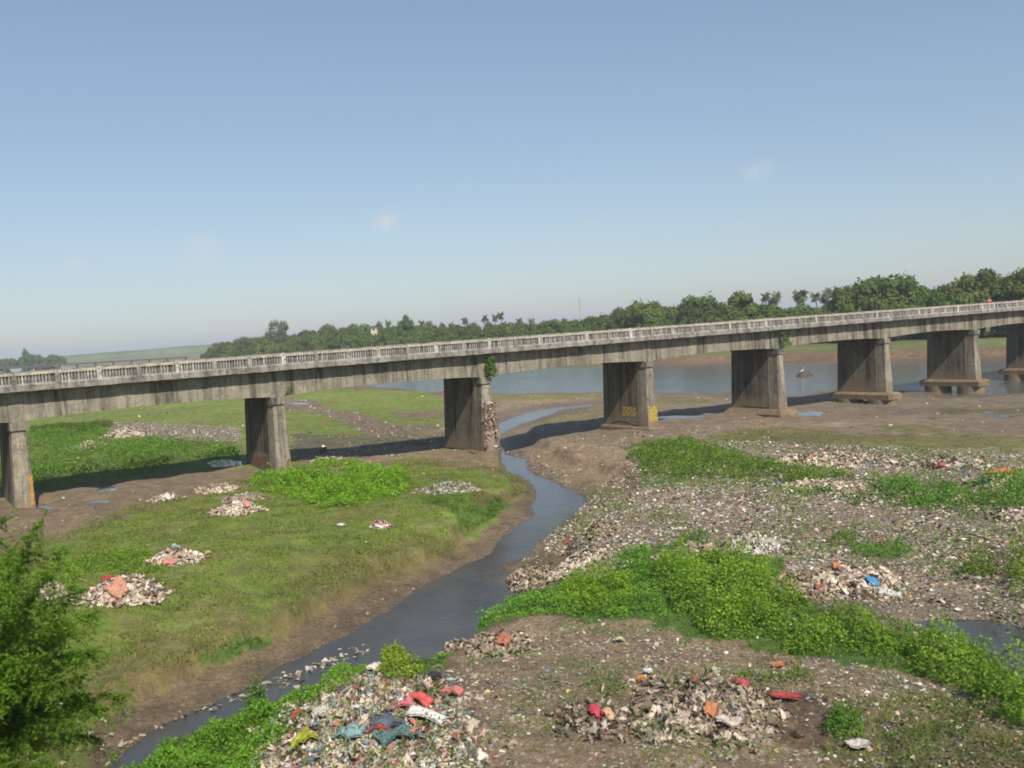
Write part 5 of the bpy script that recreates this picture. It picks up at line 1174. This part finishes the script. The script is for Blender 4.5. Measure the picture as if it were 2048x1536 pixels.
for k in range(13):
    p = a0 + (a1 - a0) * (k + .5) / 12.6; 
    if k == 12: p = a1 - dirv * 1
    a_ = Acc(); loft(a_, [[(p[0] + dx, p[1] + dy, z) for dx, dy in ((-.6, -.6), (.6, -.6), (.6, .6), (-.6, .6))] for z in (float(fast_h(p[0], p[1])) - .5, p[2] - .955)]); a_.build('post', M_TRS, rt)
# mast
p = at_d(1160, 632, 520); q = at_d(1158, 592, 520); rt = root('telecom_mast', (p[0], p[1], 2.0)); tag(rt, 'thin grey lattice mast behind the wood', 'mast')
a_ = Acc(); M_ST = mat_plain('mast_grey', (.38, .38, .38))
for dx, dy in ((-.35, -.2), (.35, -.2), (0, .4)): tube(a_, [(p[0] + dx * 1.6, p[1] + dy * 1.6, 1.5), (p[0] + dx * .6, p[1] + dy * .6, q[2] - 1)], .12, 4)
zz_ = 3
while zz_ < q[2] - 1.5:
    f = 1.6 - 1.0 * zz_ / q[2]; c_ = [(p[0] + dx * f, p[1] + dy * f, zz_ + o_) for (dx, dy), o_ in zip(((-.35, -.2), (.35, -.2), (0, .4)), (0, .6, 1.2))]
    tube(a_, c_ + [c_[0]], .06, 3); zz_ += 1.8
a_.build('lattice', M_ST, rt); a_ = Acc(); tube(a_, [(p[0], p[1], q[2] - 1.4), (p[0], p[1], q[2] + 1.5)], .05, 5)
for h in (q[2] - 1.6, q[2] - 3): loft(a_, [[(p[0] + .5 + dx, p[1] - .4 + dy, h + z) for dx, dy in ((-.12, -.1), (.12, -.1), (.12, .1), (-.12, .1))] for z in (-.6, .6)])
a_.build('antenna', M_ST, rt)
# cream house in the wood
p = at_d(748, 657, 440); rt = root('house', (p[0], p[1], 2)); tag(rt, 'small cream walled house top showing among the trees', 'house')
def bx(a_, x0, x1, y0, y1, z0, z1, c=None): loft(a_, [[(x0, y0, z), (x1, y0, z), (x1, y1, z), (x0, y1, z)] for z in (z0, z1)], True, c)
a_ = Acc(); bx(a_, p[0] - 1.3, p[0] + 1.3, p[1] - 1, p[1] + 5, 1.8, p[2] + .1); a_.build('wall', mat_plain('cream_wall', (.55, .50, .36)), rt)
a_ = Acc(); bx(a_, p[0] - 1.5, p[0] + 1.5, p[1] - 1.3, p[1] + 5.3, p[2] + .103, p[2] + .3); a_.build('roof', mat_plain('roof_slab', (.34, .32, .28)), rt)
a_ = Acc(); bx(a_, p[0] - .5, p[0] + .3, p[1] - 1.04, p[1] - 1.003, p[2] - .9, p[2] - .1); a_.build('window', mat_plain('dark_glass', (.03, .03, .03)), rt)
# rock with a white bird, in the river
rk = np.append(unproj(1608, 752, 0.0)[0], 0.0); a_ = Acc(); lo = []
for t, r_, h in ((0, 1.0, -.3), (.3, .95, .25), (.6, .7, .65), (1, .25, .95)):
    lo.append([(1.6 * r_ * math.cos(a) * (1 + .15 * math.sin(3 * a)) + .5 * r_ * (math.cos(a) > 0) * math.cos(a), .9 * r_ * math.sin(a), h + .1 * math.sin(2 * a + t)) for a in np.linspace(0, 2 * math.pi, 17)[:-1]])
loft(a_, lo, True, (.09, .06, .045)); o = a_.build('rock', M_SCRAP, None, True); o.location = rk; o.scale = (.75, .75, .75); tag(o, 'brown rock standing in the river between two piers', 'rock')
a_ = Acc(); lo = []
for x_, z, r_ in ((-.34, .10, .015), (-.2, .16, .07), (0, .24, .11), (.14, .33, .075), (.19, .46, .03), (.17, .58, .026), (.23, .66, .045), (.32, .64, .02), (.42, .62, .006)):
    lo.append([(x_, r_ * math.cos(a), z + r_ * math.sin(a)) for a in np.linspace(0, 2 * math.pi, 11)[:-1]])
loft(a_, lo, True, (.75, .74, .72)); 
for dy in (-.03, .03): tube(a_, [(0, dy, .2), (.02, dy, .0)], .008, 4, (.05, .05, .04))
o = a_.build('white_bird', M_SCRAP, None, True); o.location = rk + np.array([-.25, -.1, .70]); o.scale = (1.1, 1.1, 1.1); tag(o, 'white wading bird perched on the river rock', 'bird')

# ------------------------------------------------------------------ leafy tree at the left edge, close to the camera
D = 17.0
tb = at_d(-150, 1500, 17.5); zb = float(fast_h(tb[0], tb[1])); rt = root('leafy_tree', (tb[0], tb[1], zb)); tag(rt, 'feathery leaved green tree close to the camera at the left edge', 'tree')
bk = Acc(); tube(bk, [(tb[0], tb[1], zb - .4), (tb[0] + .15, tb[1], zb + 1.5), (tb[0] - .1, tb[1] + .2, zb + 3.0)], [.2, .16, .13], 9); bk.build('trunk', M_BARK, rt)
br = Acc(); P, Cc = [], []
st_ = np.array([tb[0] - .1, tb[1] + .2, zb + 2.9])
edge_pts = [(px_ - 28, py_) for px_, py_ in [(10, 1095), (70, 1110), (120, 1150), (95, 1190), (150, 1215), (165, 1255), (130, 1290), (175, 1320), (225, 1395), (185, 1420), (140, 1370), (120, 1440), (175, 1470), (60, 1480), (100, 1530), (20, 1440), (60, 1390), (30, 1340), (80, 1330), (40, 1270), (90, 1240), (20, 1210), (50, 1160), (-40, 1100), (-60, 1200), (-80, 1350), (-40, 1500), (-160, 1150), (-200, 1300), (-150, 1480), (30, 1560), (120, 1590), (-100, 1060), (0, 1140), (110, 1330), (10, 1390), (60, 1420), (150, 1400), (60, 1230), (110, 1270), (0, 1300), (90, 1380), (40, 1480), (120, 1560), (100, 1420), (150, 1320), (20, 1160)]]
for q_, (px, py) in enumerate(edge_pts):
    tip = at_d(px, py, D + random.uniform(-1.6, 1.8)); mid = st_ * .45 + tip * .55 + np.array([0, 0, .55])
    tube(br, [st_, st_ * .75 + tip * .25 + np.array([0, 0, .3]), mid, tip], [.05, .035, .02, .006], 5)
    for s_i in range(23):
        t = .45 + .55 * s_i / 16; b0 = (1 - t) ** 2 * st_ + 2 * t * (1 - t) * mid + t * t * tip
        for fr_ in range(4):
            dd = rng.normal(size=3) * np.array([1, 1, .8]); dd[2] -= .05; dd /= np.linalg.norm(dd); L_ = random.uniform(.22, .45)
            sdv = np.cross(dd, [0, 0, 1]); sdv /= np.linalg.norm(sdv) + 1e-6
            for j in range(12):
                f = j / 12; c_ = b0 + dd * L_ * f - np.array([0, 0, .18 * f * f]); wd = .055 * math.sin(math.pi * (.15 + .8 * f)) + .01
                for sg in (-1, 1): P.append(c_ + sdv * sg * wd * .6)
br.build('branches', M_BARK, rt)
P = np.array(P); V, F = leaves(P, .060 * rng.uniform(.7, 1.3, len(P)), .55, .45)
cl = fbm(P[:, 0] * 1.2, P[:, 2] * 1.6, 141, 3)[:, None]; c = np.array((.05, .15, .013)) * (1 - cl) + np.array((.15, .32, .028)) * cl; c = c * rng.uniform(.8, 1.2, (len(P), 1))
mesh_np('crown', V, [F], M_LEAF, rt, np.repeat(c, 4, 0)); print('near tree leaves', len(P))

# ------------------------------------------------------------------ haze
hz = bpy.data.meshes.new('haze'); x1 = 9000.; V = [(sx_ * x1, sy_ * x1, z) for z in (-3.0, 42.0) for sx_, sy_ in ((-1, -1), (1, -1), (1, 1), (-1, 1))]
hz.from_pydata(V, [], [(3, 2, 1, 0), (4, 5, 6, 7), (0, 1, 5, 4), (1, 2, 6, 5), (2, 3, 7, 6), (3, 0, 4, 7)])
ho = bpy.data.objects.new('haze', hz); COL.objects.link(ho); tag(ho, 'thin pale summer haze over the river plain', 'haze', kind='stuff')
mh = bpy.data.materials.new('haze'); mh.use_nodes = True; t = mh.node_tree; t.nodes.clear()
om = t.nodes.new('ShaderNodeOutputMaterial'); pv = t.nodes.new('ShaderNodeVolumePrincipled'); pv.inputs['Color'].default_value = (.72, .81, .93, 1); pv.inputs['Density'].default_value = .00029; pv.inputs['Anisotropy'].default_value = -.05
t.links.new(pv.outputs[0], om.inputs['Volume']); hz.materials.append(mh)
for o in bpy.data.objects:
    if '_o' in o: del o['_o']
